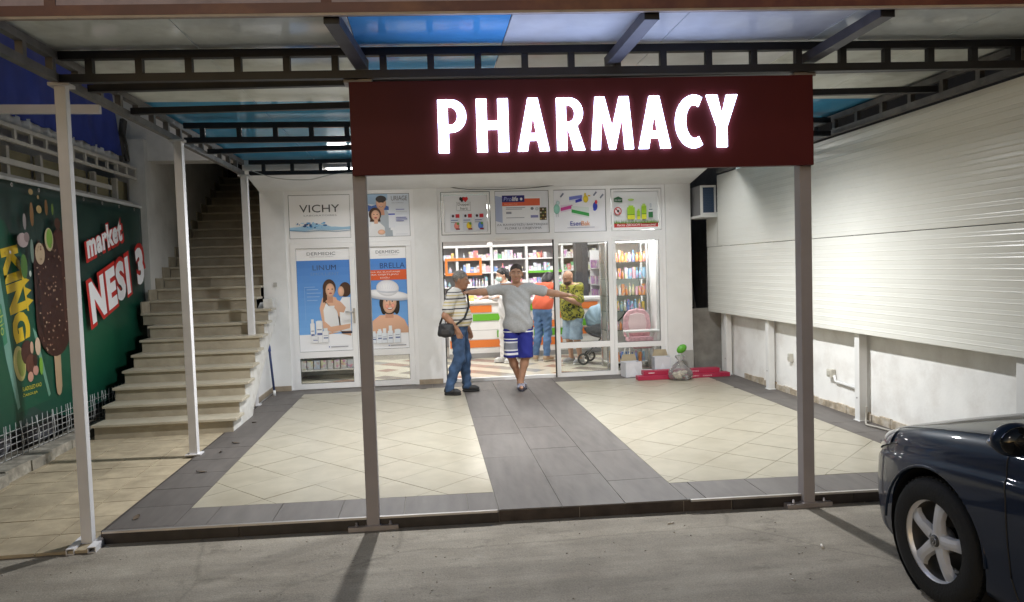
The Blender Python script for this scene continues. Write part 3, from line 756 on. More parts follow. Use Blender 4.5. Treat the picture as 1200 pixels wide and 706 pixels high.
def d_sun(p):
    p.grad(0,.12,1,.885,c((122,180,238)),c((70,136,216)),10); p.rect(0,0,1,.17,c((240,241,245)))
    p.text('DERMEDIC',.34,.935,.86,.965,c((95,98,110))); p.text('DERMATOLOGICAL COSMETICS',.40,.915,.82,.925,c((170,172,180)))
    p.text('SUN',.10,.79,.40,.842,c((80,140,215))); p.text('BRELLA',.42,.79,.97,.842,c((25,60,120)))
    p.rect(0,.675,1,.775,c((222,92,48)))
    p.text('NOVA ZA SUNČANJE',.10,.745,.86,.763,WHT); p.text('ZA OSJETLJIVU',.22,.717,.82,.735,WHT); p.text('KOŽU',.42,.689,.62,.707,WHT)
    p.poly([(.1,.17),(.2,.27),(.38,.33),(.76,.33),(.92,.28),(1,.2),(1,.15),(.1,.15)],SK)
    p.rect(.50,.30,.68,.40,SK2)
    p.ell(.60,.45,.225,.115,DKH,rot=-6); p.ell(.47,.41,.07,.075,DKH); p.ell(.755,.42,.07,.085,DKH)
    p.ell(.605,.445,.150,.100,SK,24,rot=-8); p.ell(.545,.415,.045,.022,c((232,160,140)),12); p.ell(.675,.42,.045,.022,c((232,160,140)),12)
    for e in (-.058,.064):
        p.ell(.60+e,.470-.006*(e>0),.030,.0085,(.75,.72,.70),10); p.ell(.60+e,.470-.006*(e>0),.015,.0085,(.03,.02,.02),10); p.poly([(.6+e-.04,.485),(.6+e,.492),(.6+e+.04,.485),(.6+e+.036,.481),(.6+e,.487),(.6+e-.036,.481)],DKH)
    p.poly([(.596,.470),(.612,.470),(.632,.428),(.612,.420),(.586,.424)],SK2)
    p.ell(.608,.400,.062,.021,c((172,62,66)),12,180,360); p.ell(.608,.3995,.052,.013,(.86,.84,.83),12,180,360)
    p.ell(.55,.515,.50,.040,c((198,202,214)),30,rot=-7); p.ell(.56,.535,.49,.042,c((240,240,244)),30,rot=-7)
    p.ell(.57,.595,.250,.080,c((236,236,241)),26,rot=-5); p.poly([(.33,.565),(.45,.552),(.60,.546),(.74,.548),(.81,.556),(.81,.570),(.70,.562),(.55,.560),(.42,.568),(.33,.580)],c((206,210,222)))
    for i in range(11): p.poly([(.36+i*.042,.585),(.366+i*.042,.585),(.44+i*.026,.668),(.436+i*.026,.668)],c((216,219,228)))
    bottles(p,[(.24,.10,.10,.02),(.36,.11,.12,.02),(.47,.12,.10,.045),(.60,.12,.12,.05),(.76,.14,.13,.005)],.055,1,1,c((226,232,240)))
    p.ell(.56,.03,.012,.006,c((60,80,160)),8); p.rect(.59,.027,.94,.035,c((150,150,160)))
poster(-.979,-.322,.556,2.052,Y0-.0015+.01,'blue door poster SUNBRELLA with a smiling woman in a white sun hat',d_sun)
def d_doppel(p):
    p.rect(0,0,1,1,c((236,237,242)))
    for x,k in ((.42,c((35,25,28))),(.50,c((215,45,50)))):
        p.ell(x-.028,.90,.034,.05,k); p.ell(x+.028,.90,.034,.05,k); p.poly([(x-.06,.885),(x,.80),(x+.06,.885)],k)
    p.rect(.29,.57,.62,.81,c((120,122,130))); p.rect(.295,.577,.615,.803,c((240,240,244)))
    p.text('Doppel',.32,.69,.59,.785,c((45,45,52))); p.text('herz',.38,.60,.55,.675,c((45,45,52)))
    for x,k in ((.13,c((232,140,130))),(.42,c((240,205,60))),(.69,c((95,140,220)))):
        p.rect(x,.04,x+.22,.48,c((222,226,236))); p.rect(x+.13,.38,x+.22,.48,c((210,50,60))); p.ell(x+.07,.43,.03,.04,c((60,40,50)),10); p.rect(x+.02,.30,x+.18,.325,c((120,130,175))); p.rect(x+.02,.25,x+.14,.265,GREY)
        p.ell(x+.15,.16,.06,.10,k); p.rect(x+.13,.05,x+.22,.09,c((150,40,60))); p.ell(x+.18,.22,.03,.04,c((110,160,80)),10)
poster(TR[0][0]+.05,TR[0][1]-.05,2.245,2.784,Y0+.0285,'white transom poster with black and red hearts over Doppel herz',d_doppel)
def d_prolife(p):
    p.rect(0,0,1,1,c((232,233,240))); p.poly([(0,.3),(.13,.25),(.13,.86),(0,.9)],c((176,186,216))); p.rect(.13,.25,.86,.86,c((240,240,245)))
    p.rect(.13,.65,.84,.82,c((228,105,72))); p.rect(.13,.74,.55,.90,c((42,40,120)))
    p.text('Pro',.16,.765,.31,.865,c((170,180,235)),.2); p.text('life',.315,.765,.43,.87,WHT,.2,.02); p.ell(.49,.81,.025,.035,WHT,10)
    p.text('PROBIOTIC',.17,.675,.42,.705,c((245,190,165)))
    for q,x,l in ((.60,.2,.36),(.565,.2,.3),(.46,.2,.1),(.36,.2,.34)): p.rect(x,q,x+l,q+.014 if q!=.46 else q+.05,c((150,152,165)))
    p.ell(.69,.58,.03,.035,GREY,10); p.ell(.78,.57,.035,.04,LG,10); p.rect(.66,.36,.8,.42,c((140,140,190)))
    p.rect(.83,.30,.96,.60,c((70,58,40)))
    for i in range(12): p.ell(.85+.045*(i%3),.33+.075*(i//3),.018,.022,[c((190,170,110)),c((120,90,50)),c((215,205,180)),c((90,110,60))][i%4],8)
    p.text('ZA RAVNOTEŽU BAKTERIJSKE',.02,.165,.98,.235,c((112,114,128))); p.text('FLORE U CRIJEVIMA',.17,.075,.86,.14,c((112,114,128)))
poster(TR[1][0]+.006,TR[1][1]-.006,2.202,2.827,Y0+.0285,'white transom poster with orange and navy bar reading Prolife',d_prolife)
def d_esen(p):
    p.rect(0,0,1,1,c((238,238,244)))
    def bx(pts,k,stripe): p.poly(pts,k); (x0,y0),(x1,y1),(x2,y2),(x3,y3)=pts; p.poly([(x0,y0+.04),(x1,y1+.04),(x1,y1+.12),(x0,y0+.12)],stripe)
    bx([(.13,.46),(.36,.52),(.36,.66),(.13,.64)],c((226,215,232)),c((205,70,150)))
    bx([(.34,.42),(.68,.32),(.68,.58),(.34,.62)],c((220,228,226)),c((60,165,80)))
    bx([(.30,.72),(.55,.76),(.56,.88),(.30,.84)],c((218,220,238)),c((110,120,200)))
    p.poly([(.42,.69),(.55,.73),(.54,.80),(.42,.76)],c((50,60,190)))
    p.ell(.62,.78,.05,.09,c((235,205,40))); p.ell(.61,.88,.02,.05,c((225,195,40))); p.rect(.66,.84,.71,.87,c((230,190,40)))
    p.ell(.80,.60,.045,.10,c((40,60,180))); p.ell(.82,.70,.025,.05,c((215,50,70))); p.ell(.79,.52,.03,.03,c((50,70,195)))
    p.ell(.055,.55,.06,.12,c((150,205,190))); p.ell(.08,.70,.035,.05,c((190,215,220))); p.rect(.08,.36,.085,.45,GREY); p.rect(.04,.36,.045,.45,GREY)
    for x,y,a in ((.16,.88,.03),(.80,.90,.03),(.93,.84,.03)): p.poly([(x-.04,y-a),(x-.02,y-.06),(x+.04,y+a),(x+.02,y+.06)],c((120,128,150)))
    p.text('Esen',.31,.14,.52,.25,c((60,70,170))); p.text('Bak',.525,.14,.69,.25,c((235,150,90))); p.rect(.25,.09,.78,.105,c((185,188,205)))
poster(TR[2][0]+.006,TR[2][1]-.006,2.202,2.827,Y0+.0285,'white transom poster with pill boxes and germ cartoons over EsenBak',d_esen)
def d_green(p):
    p.grad(0,0,1,1,c((215,220,222)),c((238,240,244)),6)
    p.rect(0,0,1,.12,c((196,42,44)))
    rg=random.Random(5)
    for i in range(70): x=i/70; p.poly([(x,.11),(x+.018,.11),(x+rg.uniform(-.01,.02),.16+rg.random()*.07)],rg.choice([c((90,140,40)),c((130,160,60)),c((70,115,40))]))
    p.text('Recite ZBOGOM komarcima!',.06,.03,.94,.10,WHT,.2)
    p.poly([(0,.72),(.19,.70),(.19,.82),(.10,.87),(.0,.82)],c((40,100,65))); p.text('DR HELP',.02,.745,.17,.785,WHT)
    p.ell(.085,.46,.085,.115,c((200,55,60))); p.ell(.085,.46,.066,.09,c((235,225,228))); p.poly([(.03,.52),(.05,.54),(.14,.40),(.12,.38)],c((200,55,60))); p.ell(.09,.46,.03,.04,c((60,50,50)),8)
    for x,w,h in ((.38,.17,.34),(.55,.07,.24),(.67,.11,.38)): p.rect(x-w/2,.22,x+w/2,.22+h,c((160,205,50))); p.rect(x-w/2,.22,x+w/2,.22+h*.4,c((215,220,60))); p.rect(x-w/2,.22+h*.36,x+w/2,.22+h*.42,c((85,140,40))); p.rect(x-w*.32,.22+h,x+w*.32,.22+h+.05,c((190,220,110)) if x>.4 else c((170,210,60)))
    p.ell(.38,.77,.07,.03,c((180,215,110)))
    p.rect(.77,.26,.87,.54,c((226,230,232))); p.rect(.77,.26,.87,.42,c((50,120,70))); p.rect(.80,.54,.84,.66,c((190,195,205))); p.rect(.78,.47,.86,.50,GREY)
poster(TR[3][0]+.05,TR[3][1]-.05,2.245,2.784,Y0+.0285,'transom poster of green insect repellent bottles above a red band',d_green)
# ================================================================== right: boundary wall and panel fence
m_bw=mat('white_stained_wall',(.78,.775,.755),.75,var=.05,vscale=4,bump=.1,bscale=40,stain=(.50,.46,.42),sscale=2.6,samt=.5)
m_pl=mat('rough_sand_plinth',(.36,.30,.22),.9,var=.3,vscale=14,bump=.8,bscale=30,stain=(.6,.57,.52),sscale=6,samt=.8)
bw=MB().box((4.47,2.0,ROAD_Z-.05),(4.60,10.75,1.20)).build('boundary_wall',m_bw); tag(bw,'low white painted boundary wall under the ribbed panels','wall')
for i,(a,b) in enumerate(((2.0,3.6),(3.6,5.2),(5.2,6.93),(6.93,8.96),(8.96,9.9))):
    q=MB(); n=10
    for k in range(n):
        y0=a+(b-a)*k/n; y1=a+(b-a)*(k+1)/n-.003; q.box((4.448-random.Random(i*20+k).uniform(0,.008),y0,-.03 if a>4.8 else ROAD_Z-.02),(4.4695,y1,.075+random.Random(i*31+k).uniform(-.014,.014)))
    q.build('plinth',m_pl,bw)
pf=empty('panel_fence',(4.3,7,0),0,'tall fence of pale ribbed insulated panels along the right side','fence'); pf.location=(0,0,0)
m_pan1=mat('cream_white_panel_steel',(.70,.70,.65),.30,var=.03,vscale=3,spec=.5,stain=(.52,.51,.46),sscale=1.5,samt=.3)
def panel(y0,y1,z0,z1,x=4.30,pitch=.086,dep=.0026):
    # horizontally ribbed sandwich panel
    prof=[]; z=z0; 
    while z<z1-.001:
        e=min(z+pitch,z1)
        prof+=[(x,z),(x-dep*.55,z+.006),(x-dep*.8,z+pitch*.3),(x-dep*.8,z+pitch*.5),(x-dep*1.7,z+pitch*.5+.006),(x-dep*.8,z+pitch*.5+.014),(x-dep*.55,e-.006)] if e-z>pitch*.7 else [(x,z)]
        z=e
    prof.append((x,z1)); n=len(prof)
    mb=MB(); v=[(px_,y0,pz_) for px_,pz_ in prof]+[(px_,y1,pz_) for px_,pz_ in prof]
    mb.add(v,[(i,i+1,n+i+1,n+i) for i in range(n-1)],0)
    b=[(x+.045,y0,z0),(x+.045,y1,z0),(x+.045,y1,z1),(x+.045,y0,z1),(x,y0,z0),(x,y1,z0),(x,y1,z1),(x,y0,z1)]
    mb.add(b,[(0,1,2,3),(0,4,5,1),(2,6,7,3),(1,5,6,2),(0,3,7,4)],0)
    return mb.build('panel',m_pan1,pf)
panel(1.6,10.83,.915,1.905); panel(1.6,10.40,1.912,2.955,x=4.298); panel(10.42,10.84,1.912,2.42,x=4.298)
m_wp=mat('white_fence_post',(.66,.66,.65),.5,var=.05)
for y in (10.32,8.98,6.98,4.9,2.9):
    p=MB().box((4.348,y-.042,-.003 if y>4.8 else ROAD_Z),(4.43,y+.042,2.95)).build('post',m_wp,pf,bevel=.003)
    MB().box((4.34,y-.055,-.002 if y>4.8 else ROAD_Z),(4.44,y+.055,.008)).build('foot_plate',m_wp,p)
    MB().lathe([(0,0),(.008,0),(.008,-.006),(0,-.006)],8,(4.347,y,.24),axis='x').build('bolt',m_trim2,p)
sb=empty('socket_box',(4.44,7.62,.40),0,'small grey electrical box with conduit on the white boundary wall near the front','socket')
MB().box((-.03,-.05,-.045),(.0285,.05,.045)).build('box',mat('aged_plastic',(.5,.48,.42),.5,var=.1),sb,bevel=.006)
MB().box((-.036,-.03,-.025),(-.0305,.03,.025)).build('lid',mat('aged_plastic_lid',(.42,.4,.35),.5,var=.1),sb)
MB().tube([(0.005,-.05,-.02),(.012,-.07,-.085),(.012,-.58,-.10)],.017,8).build('conduit',m_wp,sb)
sb2=empty('socket_box',(4.445,8.55,.46),0,'tiny grey switch box on the white boundary wall by the far fence post','socket')
MB().box((-.025,-.03,-.05),(.024,.03,.05)).build('box',mat('aged_plastic'),sb2,bevel=.006)
MB().box((-.031,-.018,-.03),(-.0255,.018,.01)).build('lid',mat('aged_plastic_lid'),sb2)
wire('cable',[(4.40,6.90,.16),(4.38,6.88,.03),(4.33,6.80,.012),(4.30,6.72,.012),(4.34,6.55,.012),(4.36,6.3,.012),(4.28,6.05,.012),(4.2,5.9,.012)],.011,mat('grey_hose',(.33,.31,.27),.6),'grey flexible cable lying on tiles at the foot of the fence post')
# dark passage between the shop and the fence, with an air conditioner and clutter
ps=MB(); ps.box((4.03,13.6,-.02),(5.6,13.75,3.4)); ps.box((4.62,10.76,-.02),(4.75,13.6,3.4))
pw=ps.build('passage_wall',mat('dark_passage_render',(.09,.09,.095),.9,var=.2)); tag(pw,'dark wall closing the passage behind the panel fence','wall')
lw=MB().box((4.06,11.05,-.05),(4.60,11.17,.95)).build('passage_parapet',mat('grey_cement_render',(.30,.29,.27),.9,var=.2,vscale=6,bump=.3)); tag(lw,'low grey cement wall in the dark gap beside the shop pier','wall')
dn=MB().box((5.3,-2.0,-.1),(5.6,10.6,7.0)).build('sky_blocker_wall',mat('dark_sky_blocker',(.035,.033,.034),.9,var=.3,vscale=3)); tag(dn,'added dark wall blocking the sky behind the right panel fence','wall')  # added wall that blocks the sky so the gap above the fence reads black
ac=empty('air_conditioner',(4.06,10.45,2.38),0,'white framed dark blue air conditioner box mounted high beside the shop pier','air conditioner')
m_acb=mat('dark_blue_plastic',(.02,.05,.11),.35); 
MB().box((.0,.02,.0),(.24,.50,.44)).build('casing',mat('dim_grey_steel',(.20,.20,.21),.5),ac)
f_=MB(); 
for a,b in (((0,0,0),(.035,.0195,.44)),((.21,0,0),(.24,.0195,.44)),((.035,0,0),(.21,.0195,.035)),((.035,0,.41),(.21,.0195,.44))): f_.box(a,b)
f_.build('frame',m_wp,ac); MB().box((.0355,.008,.0355),(.2095,.0192,.4095)).build('grille',m_acb,ac)
g_=MB()
for k in range(14): g_.box((.0355,.003,.05+k*.025),(.2095,.0075,.056+k*.025))
g_.build('grille_bars',mat('navy_grille',(.03,.06,.12),.4),ac)
MB().box((-.03,-.06,-.035),(.27,.5,-.002)).build('shelf_bracket',m_wp,ac)
ld_=empty('leaning_ladder',(4.30,11.9,0),0,'grey metal ladder leaning in the dark gap beside the shop','ladder')
q=MB(); q.bar((-.12,-.3,.0),(-.05,.5,2.0),.03,.05); q.bar((.22,-.3,.0),(.2,.5,2.0),.03,.05); q.build('rails',mat('dull_aluminium',(.35,.35,.36),.4,metal=.7),ld_)
for k in range(7):
    t=(k+.5)/7.5; MB().bar((-.12+.07*t+.0005,-.3+.8*t,2*t),(.22-.02*t,-.3+.8*t,2*t),.025,.025).build('rung',mat('dull_aluminium'),ld_)

# ================================================================== left: staircase
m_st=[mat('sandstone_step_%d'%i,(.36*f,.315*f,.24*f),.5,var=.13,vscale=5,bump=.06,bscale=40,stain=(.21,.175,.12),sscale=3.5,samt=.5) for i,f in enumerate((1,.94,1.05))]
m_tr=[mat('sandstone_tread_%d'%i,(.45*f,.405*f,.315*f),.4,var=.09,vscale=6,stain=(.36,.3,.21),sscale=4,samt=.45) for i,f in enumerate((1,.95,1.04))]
stair=empty('staircase',(-2.9,8.1,0),0,'long sandstone staircase climbing between white walls beside the pharmacy','staircase'); stair.location=(0,0,0)
RS,TD,NS=.1545,.282,23
def sx(k): return (-3.62 if k<8 else -3.80, -2.155 if k<9 else -2.365)
for k in range(1,NS+1):
    y=8.10+(k-1)*TD; x0,x1=sx(k); z=k*RS; skew=.02*max(0,3-k)/3
    rg=random.Random(k)
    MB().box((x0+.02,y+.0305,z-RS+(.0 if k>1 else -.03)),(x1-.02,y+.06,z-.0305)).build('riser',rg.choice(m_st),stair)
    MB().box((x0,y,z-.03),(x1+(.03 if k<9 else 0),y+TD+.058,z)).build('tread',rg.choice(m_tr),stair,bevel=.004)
side=[( -0,0)]
pts=[(8.165,-.03)]
for k in range(1,10):
    y=8.165+(k-1)*TD; pts+=[(y,k*RS-.032),(y+TD,k*RS-.032)]
pts+=[(10.70,9*RS-.032),(10.70,1.1),(9.9,.62),(9.1,.10),(9.0,-.03)]
m_str=mat('white_stringer',(.66,.65,.62),.7,var=.06,vscale=6,stain=(.4,.36,.3),sscale=8,samt=.5)
MB().prism(pts,-2.174,-2.30,axis='x').build('stringer',m_str,stair)
pts=[(8.7,-.03),(10.77,-.03),(10.77,1.30),(10.2,1.02),(9.4,.55),(8.75,.18)]
MB().prism(pts,-2.305,-2.42,axis='x').build('side_wall',m_wall,stair)
MB().box((-2.304,8.7,.001),(-2.29,10.74,.07)).build('skirting',m_skirt,stair)
# skirting stones stepping up along the left wall
for k in range(8,NS+1):
    y=8.10+(k-1)*TD; MB().box((-3.80,y+.02,k*RS+.0005),(-3.782,y+TD+.015,k*RS+.15)).build('skirting_stone',m_st[k%3],stair)
# ================================================================== neighbouring market building with banner
nb=empty('market_building',(-4.3,9,0),0,'neighbouring market building with white stairwell wall and blue corrugated awning','building'); nb.location=(0,0,0)
m_nw=mat('dingy_white_render',(.62,.605,.58),.8,var=.08,vscale=3,bump=.1,stain=(.42,.4,.37),sscale=2,samt=.5)
MB().box((-4.25,10.62,-.1),(-3.803,17,7)).build('stairwell_wall',m_nw,nb)
MB().prism([(10.62,3.32),(10.95,3.32),(14.9,5.6),(17,5.6),(17,7),(10.62,7)],-3.8025,-2.37,axis='x').build('upper_storey',m_nw,nb)  # sloped underside set low to keep light off the upper stairs
MB().box((-3.8025,14.75,-.1),(-2.37,14.9,5.5)).build('stairwell_end',m_dk,nb)  # end wall coloured near black in place of the stairwell's shade
MB().box((-4.02,10.50,.9),(-3.80,10.617,3.6)).build('wall_pilaster',m_nw,nb)
MB().box((-4.75,1.5,-.1),(-4.6,12.2,6)).build('market_wall',m_nw,nb)
# timber gallery above the banner
m_pale=mat('pale_painted_timber',(.50,.475,.43),.7,var=.12,vscale=5,stain=(.3,.27,.22),sscale=5,samt=.5)
m_och=mat('ochre_glass_pane',(.30,.26,.15),.25,var=.15,vscale=4)
gal=MB().box((-4.06,4.5,2.70),(-3.98,10.6,2.745)).build('gallery_sill',m_pale,nb)
for y in np.arange(5.1,10.6,.62):
    MB().box((-4.05,y-.025,2.7455),(-3.995,y+.025,3.02)).build('gallery_stud',m_pale,nb)
    MB().box((-4.10,y+.03,2.75),(-4.09,y+.59,3.02)).build('gallery_pane',m_och,nb)
MB().box((-4.07,4.5,3.205),(-3.99,11.0,3.25)).build('gallery_beam',m_pale,nb)
pk=MB().box((-3.965,5.2,2.83),(-3.935,9.75,2.885)).build('plank',m_pale); tag(pk,'long pale plank lying along the gallery above the green banner','plank')
lad=empty('wall_ladder',(-3.93,4.8,3.04),0,'pale wooden ladder hung sideways above the green banner','ladder')
MB().box((0,0,0),(.03,6.4,.035)).build('rail',m_pale,lad); MB().box((0,0,.135),(.03,6.4,.17)).build('rail',m_pale,lad)
rm=MB().box((.004,-.02,.0355),(.026,.02,.1345)).mesh('rung')
for k in range(22): obj('rung',rm,lad,m_pale,loc=(0,.15+k*.29,0))
# wavy white valance and blue corrugated awning
v=[];f=[];n=260
for i in range(n+1):
    y=4.5+i*(10.25-4.5)/n; w=.018*math.sin(y*2*math.pi/.19)
    v+=[(-4.02+w,y,3.255),(-4.02+w,y,3.36+.012*math.sin(y*2*math.pi/.38)),(-4.05+w,y,3.36+.012*math.sin(y*2*math.pi/.38)),(-4.05+w,y,3.255)]
for i in range(n):
    for k in range(4): f.append((4*i+k,4*i+(k+1)%4,4*i+4+(k+1)%4,4*i+4+k))
vb=MB(); vb.add(v,f,0,True); vb.build('corrugated_valance',m_nw,nb)
m_tarp=mat('blue_tarpaulin',(.022,.045,.30),.55,var=.2,vscale=2.5,bump=.3,bscale=5)
v=[];f=[]
for i in range(n+1):
    y=4.5+i*(10.25-4.5)/n; w=.02*math.sin(y*2*math.pi/.9)
    e=3.362+.012*math.sin(y*2*math.pi/.38)
    v+=[(-4.00+w,y,e-.02),(-4.12+w*.5,y,4.6),(-4.15+w*.5,y,4.6),(-4.03+w,y,e-.02)]
for i in range(n):
    for k in range(4): f.append((4*i+k,4*i+(k+1)%4,4*i+4+(k+1)%4,4*i+4+k))
tb=MB(); tb.add(v,f,0,True); tp=tb.build('blue_tarpaulin',m_tarp); tag(tp,'deep blue tarpaulin hanging over the gallery beyond the canopy edge','tarpaulin')
MB().bar((-4.6,5.6,2.94),(-2.36,5.72,2.955),.05,.06).build('tie_tube',m_white_post,canopy)
mt_=MB()
mt_.bar((-4.05,10.3,3.27),(-4.02,10.45,3.85),.05,.09); mt_.bar((-4.0,10.45,3.30),(-4.04,10.3,3.6),.03,.05); mt_.tube([(-4.0,10.3,3.8),(-3.98,10.4,3.5),(-4,10.5,3.3)],.015)
j=mt_.build('scrap_poles',mat('dark_scrap_steel',(.06,.055,.05),.6,var=.3)); tag(j,'dark steel struts stacked at the end of the blue tarpaulin','poles')
# kerb and wire mesh below the banner
kb=MB(); 
for k in range(14):
    y0=4.6+k*.4; rg=random.Random(k+50); kb.box((-3.95,y0,-.12),(-3.645+rg.uniform(-.012,.012)-.03*(y0-6.4)/1.5,y0+.397,.075+rg.uniform(-.008,.008)))
k_=kb.build('low_kerb',mat('crumbling_concrete',(.27,.245,.20),.95,var=.3,vscale=10,bump=.9,bscale=22,stain=(.52,.48,.40),sscale=5,samt=.7)); tag(k_,'crumbling concrete kerb below the green market banner','kerb')
fence=empty('mesh_fence',(-3.86,7,0),0,'white wire mesh fence showing under the green banner','fence'); fence.location=(0,0,0)
m_mesh=mat('white_wire',(.48,.48,.47),.4)
hm=MB().tube([(0,4.6,0),(0,10.45,0)],.0034,6).mesh('wire')
for z in (.09,.15,.21,.27,.33): obj('wire',hm,fence,m_mesh,loc=(-3.862,0,z))
vm=MB().tube([(0,0,.0755),(0,0,.40)],.003,6).mesh('upright_wire')
for k in range(62):
    y=4.62+k*.094; obj('upright_wire',vm,fence,m_mesh,loc=(-3.855+.0*(k%2),y,.0))
for k in range(18):
    rg=random.Random(k); y=5.2+k*.29; MB().tube([(-3.85,y,.08),(-3.845,y+.03,.2),(-3.85,y+rg.uniform(-.05,.08),.40)],.004,6).build('tie_strip',m_mesh,fence)
# grey sacks behind the mesh
for k,(y,r_) in enumerate(((6.6,.28),(7.4,.3),(8.3,.25))):
    s_=MB().ell((-4.25,y,.17),(.16,r_,.20),0,16,10).build('sack',mat('grey_sack_cloth',(.22,.22,.24),.9,var=.3,vscale=9,bump=.6,bscale=12)); tag(s_,['grey sack behind the mesh fence nearest the road','grey sack behind the mesh fence under the ice cream','grey sack behind the mesh fence nearest the stairs'][k],'sack','sacks behind the mesh fence')
# ================================================================== market banner
BX=-3.885; BY0,BY1,BZ0,BZ1=4.8,10.52,.30,2.655
ban=empty('market_banner',(BX,BY0,BZ0),0,'large dark green banner reading market NESI 3 with KING ice cream bar','banner')
BW,BH=BY1-BY0,BZ1-BZ0
m_ban=mat('green_banner_vinyl',(.020,.052,.043),.34,var=.25,vscale=1.6,bump=.12,bscale=2.5)
# gently rippled vinyl
v=[];f=[];nu,nv=60,20
bx=lambda u,w:.006*math.sin(u*9.3+w*3)+.004*math.sin(u*23+1.3*w)
for i in range(nu+1):
    for k in range(nv+1):
        u,w=i/nu,k/nv; v.append((0,u*BW,w*BH+ .006*math.sin(u*60)*(1 if k in(0,nv) else 0)))
for i in range(nu):
    for k in range(nv): a=i*(nv+1)+k; f.append((a,a+nv+1,a+nv+2,a+1))
sh_=MB(); sh_.add(v,f,0,True); so_=sh_.build('vinyl_sheet',m_ban,ban); sm_=so_.modifiers.new('thick','SOLIDIFY'); sm_.thickness=.003; sm_.offset=1 if False else -1
fr_=MB(); fr_.box((-.012,-.0,BH+.004),(.016,BW,BH+.035)); fr_.box((-.012,BW+.002,.3),(.016,BW+.04,BH+.035)); fr_.build('banner_frame',m_wp,ban)
# artwork printed on the vinyl: u runs along the banner towards the stairs
pr=Print(BW,BH)
U=lambda y:(y-BY0)/BW
Zb=lambda z:(z-BZ0)/BH
def gpoly(pts,col): pr.poly([(U(a),Zb(b)) for a,b in pts],col)
def gell(a,b,ra,rb,col,n=22,rot=0):
    pts=[]
    for i in range(n):
        t=2*math.pi*i/n; x=ra*math.cos(t); z=rb*math.sin(t); q=R(rot); pts.append((a+x*math.cos(q)-z*math.sin(q),b+x*math.sin(q)+z*math.cos(q)))
    gpoly(pts,col)
# soft lighter green glow shapes of the print
for i,k in enumerate((.0,.2,.4,.6,.8)):
    gell(8.9,.95,1.75-k*1.5,.75-k*.62,tuple(a+(b-a)*((i+1)/5)*.4 for a,b in zip(c((16,66,54)),c((40,110,72)))),40)
for i,k in enumerate((.0,.2,.4,.6,.8)):
    gell(7.0,1.1,.75-k*.6,.8-k*.6,tuple(a+(b-a)*((i+1)/5)*.4 for a,b in zip(c((16,66,54)),c((40,110,72)))),32)

def gtext(t,y0,z0,y1,z1,col,**k): pr.text(t,U(y0),Zb(z0),U(y1),Zb(z1),col,**k)
RED=c((196,44,40)); YEL=c((226,190,40))
# wrapper of the ice cream
gpoly([(6.78,2.32),(7.22,2.28),(7.50,1.95),(7.62,1.4),(7.70,.95),(7.88,.50),(7.25,.47),(7.10,.95),(6.95,1.6)],c((20,84,62)))
gpoly([(6.95,2.3),(7.02,2.3),(7.18,1.3),(7.30,.52),(7.26,.50),(7.12,1.0),(7.0,1.7)],c((120,165,150)))
gpoly([(7.60,1.25),(7.66,1.2),(7.86,.55),(7.82,.53),(7.68,.95)],c((110,155,135)))
gpoly([(7.02,1.55),(7.10,1.5),(7.16,1.15),(7.10,1.12)],c((60,130,100)))
gtext('pistachio',6.97,1.22,7.12,1.75,c((170,190,90)),rot=-78)
gtext('KING',7.13,1.12,7.55,2.06,YEL,rot=-80,offset=.06)
for a,b in ((7.50,1.80),(7.53,1.70),(7.555,1.60),(7.58,1.50)): gpoly([(a-.05,b+.05),(a-.05,b-.04),(a+.06,b+.02)],YEL)
gpoly([(7.44,1.82),(7.47,1.82),(7.55,1.42),(7.52,1.42)],YEL)
# pistachio, chocolate and almond on the wrapper
gell(7.33,.93,.10,.17,c((196,186,120)),rot=8); gell(7.35,.93,.065,.13,c((150,160,80)),rot=8)
for a,b,ra,rb,k in ((7.47,1.02,.11,.12,(74,42,34)),(7.52,.90,.09,.10,(96,58,46)),(7.60,.83,.05,.05,(190,140,125)),(7.50,.78,.05,.05,(200,150,130)),(7.55,1.06,.03,.06,(205,165,140)),(7.66,1.06,.05,.09,(214,186,160)),(7.70,.86,.035,.09,(120,170,60)),(7.60,.93,.04,.06,(60,34,28))): gell(a,b,ra,rb,c(k),14)
gtext('SLADOLED KAO',7.34,.66,7.68,.70,c((200,190,60)),rot=0); gtext('ČAROLIJA',7.34,.60,7.60,.64,c((200,190,60)))
# ice cream bar on its stick
gpoly([(7.955,1.0),(8.09,1.0),(8.085,.60),(8.06,.53),(8.02,.51),(7.98,.53),(7.965,.6)],c((176,150,120)))
bar=[(7.66,1.30),(7.67,1.9),(7.72,2.06),(7.80,2.12),(7.84,2.05),(7.90,2.08),(7.95,2.16),(8.02,2.13),(8.10,2.22),(8.20,2.27),(8.30,2.22),(8.36,2.1),(8.38,1.9),(8.37,1.3)]+[(8.015+.355*math.cos(R(-i*180/12)),1.30+.38*math.sin(R(-i*180/12))) for i in range(1,12)]
gpoly(bar,c((64,36,30)))
gpoly([(8.10,2.2),(8.2,2.25),(8.29,2.2),(8.33,2.05),(8.34,1.3),(8.27,1.1),(8.22,1.3),(8.22,1.9)],c((82,48,40)))
gpoly([(7.70,1.35),(7.71,1.85),(7.75,1.95),(7.77,1.35),(7.80,1.1)],c((48,26,22)))
gell(7.80,1.98,.09,.11,c((205,180,150))); gell(7.99,2.13,.085,.12,c((205,190,150))); gell(8.0,2.14,.06,.10,c((140,185,80)))
rg=random.Random(3)
for i in range(85):
    a=7.70+rg.random()*.63; b=.98+rg.random()*1.1
    gell(a,b,rg.uniform(.008,.02),rg.uniform(.006,.014),rg.choice([c((150,115,95)),c((120,84,68)),c((178,150,125))]),7)
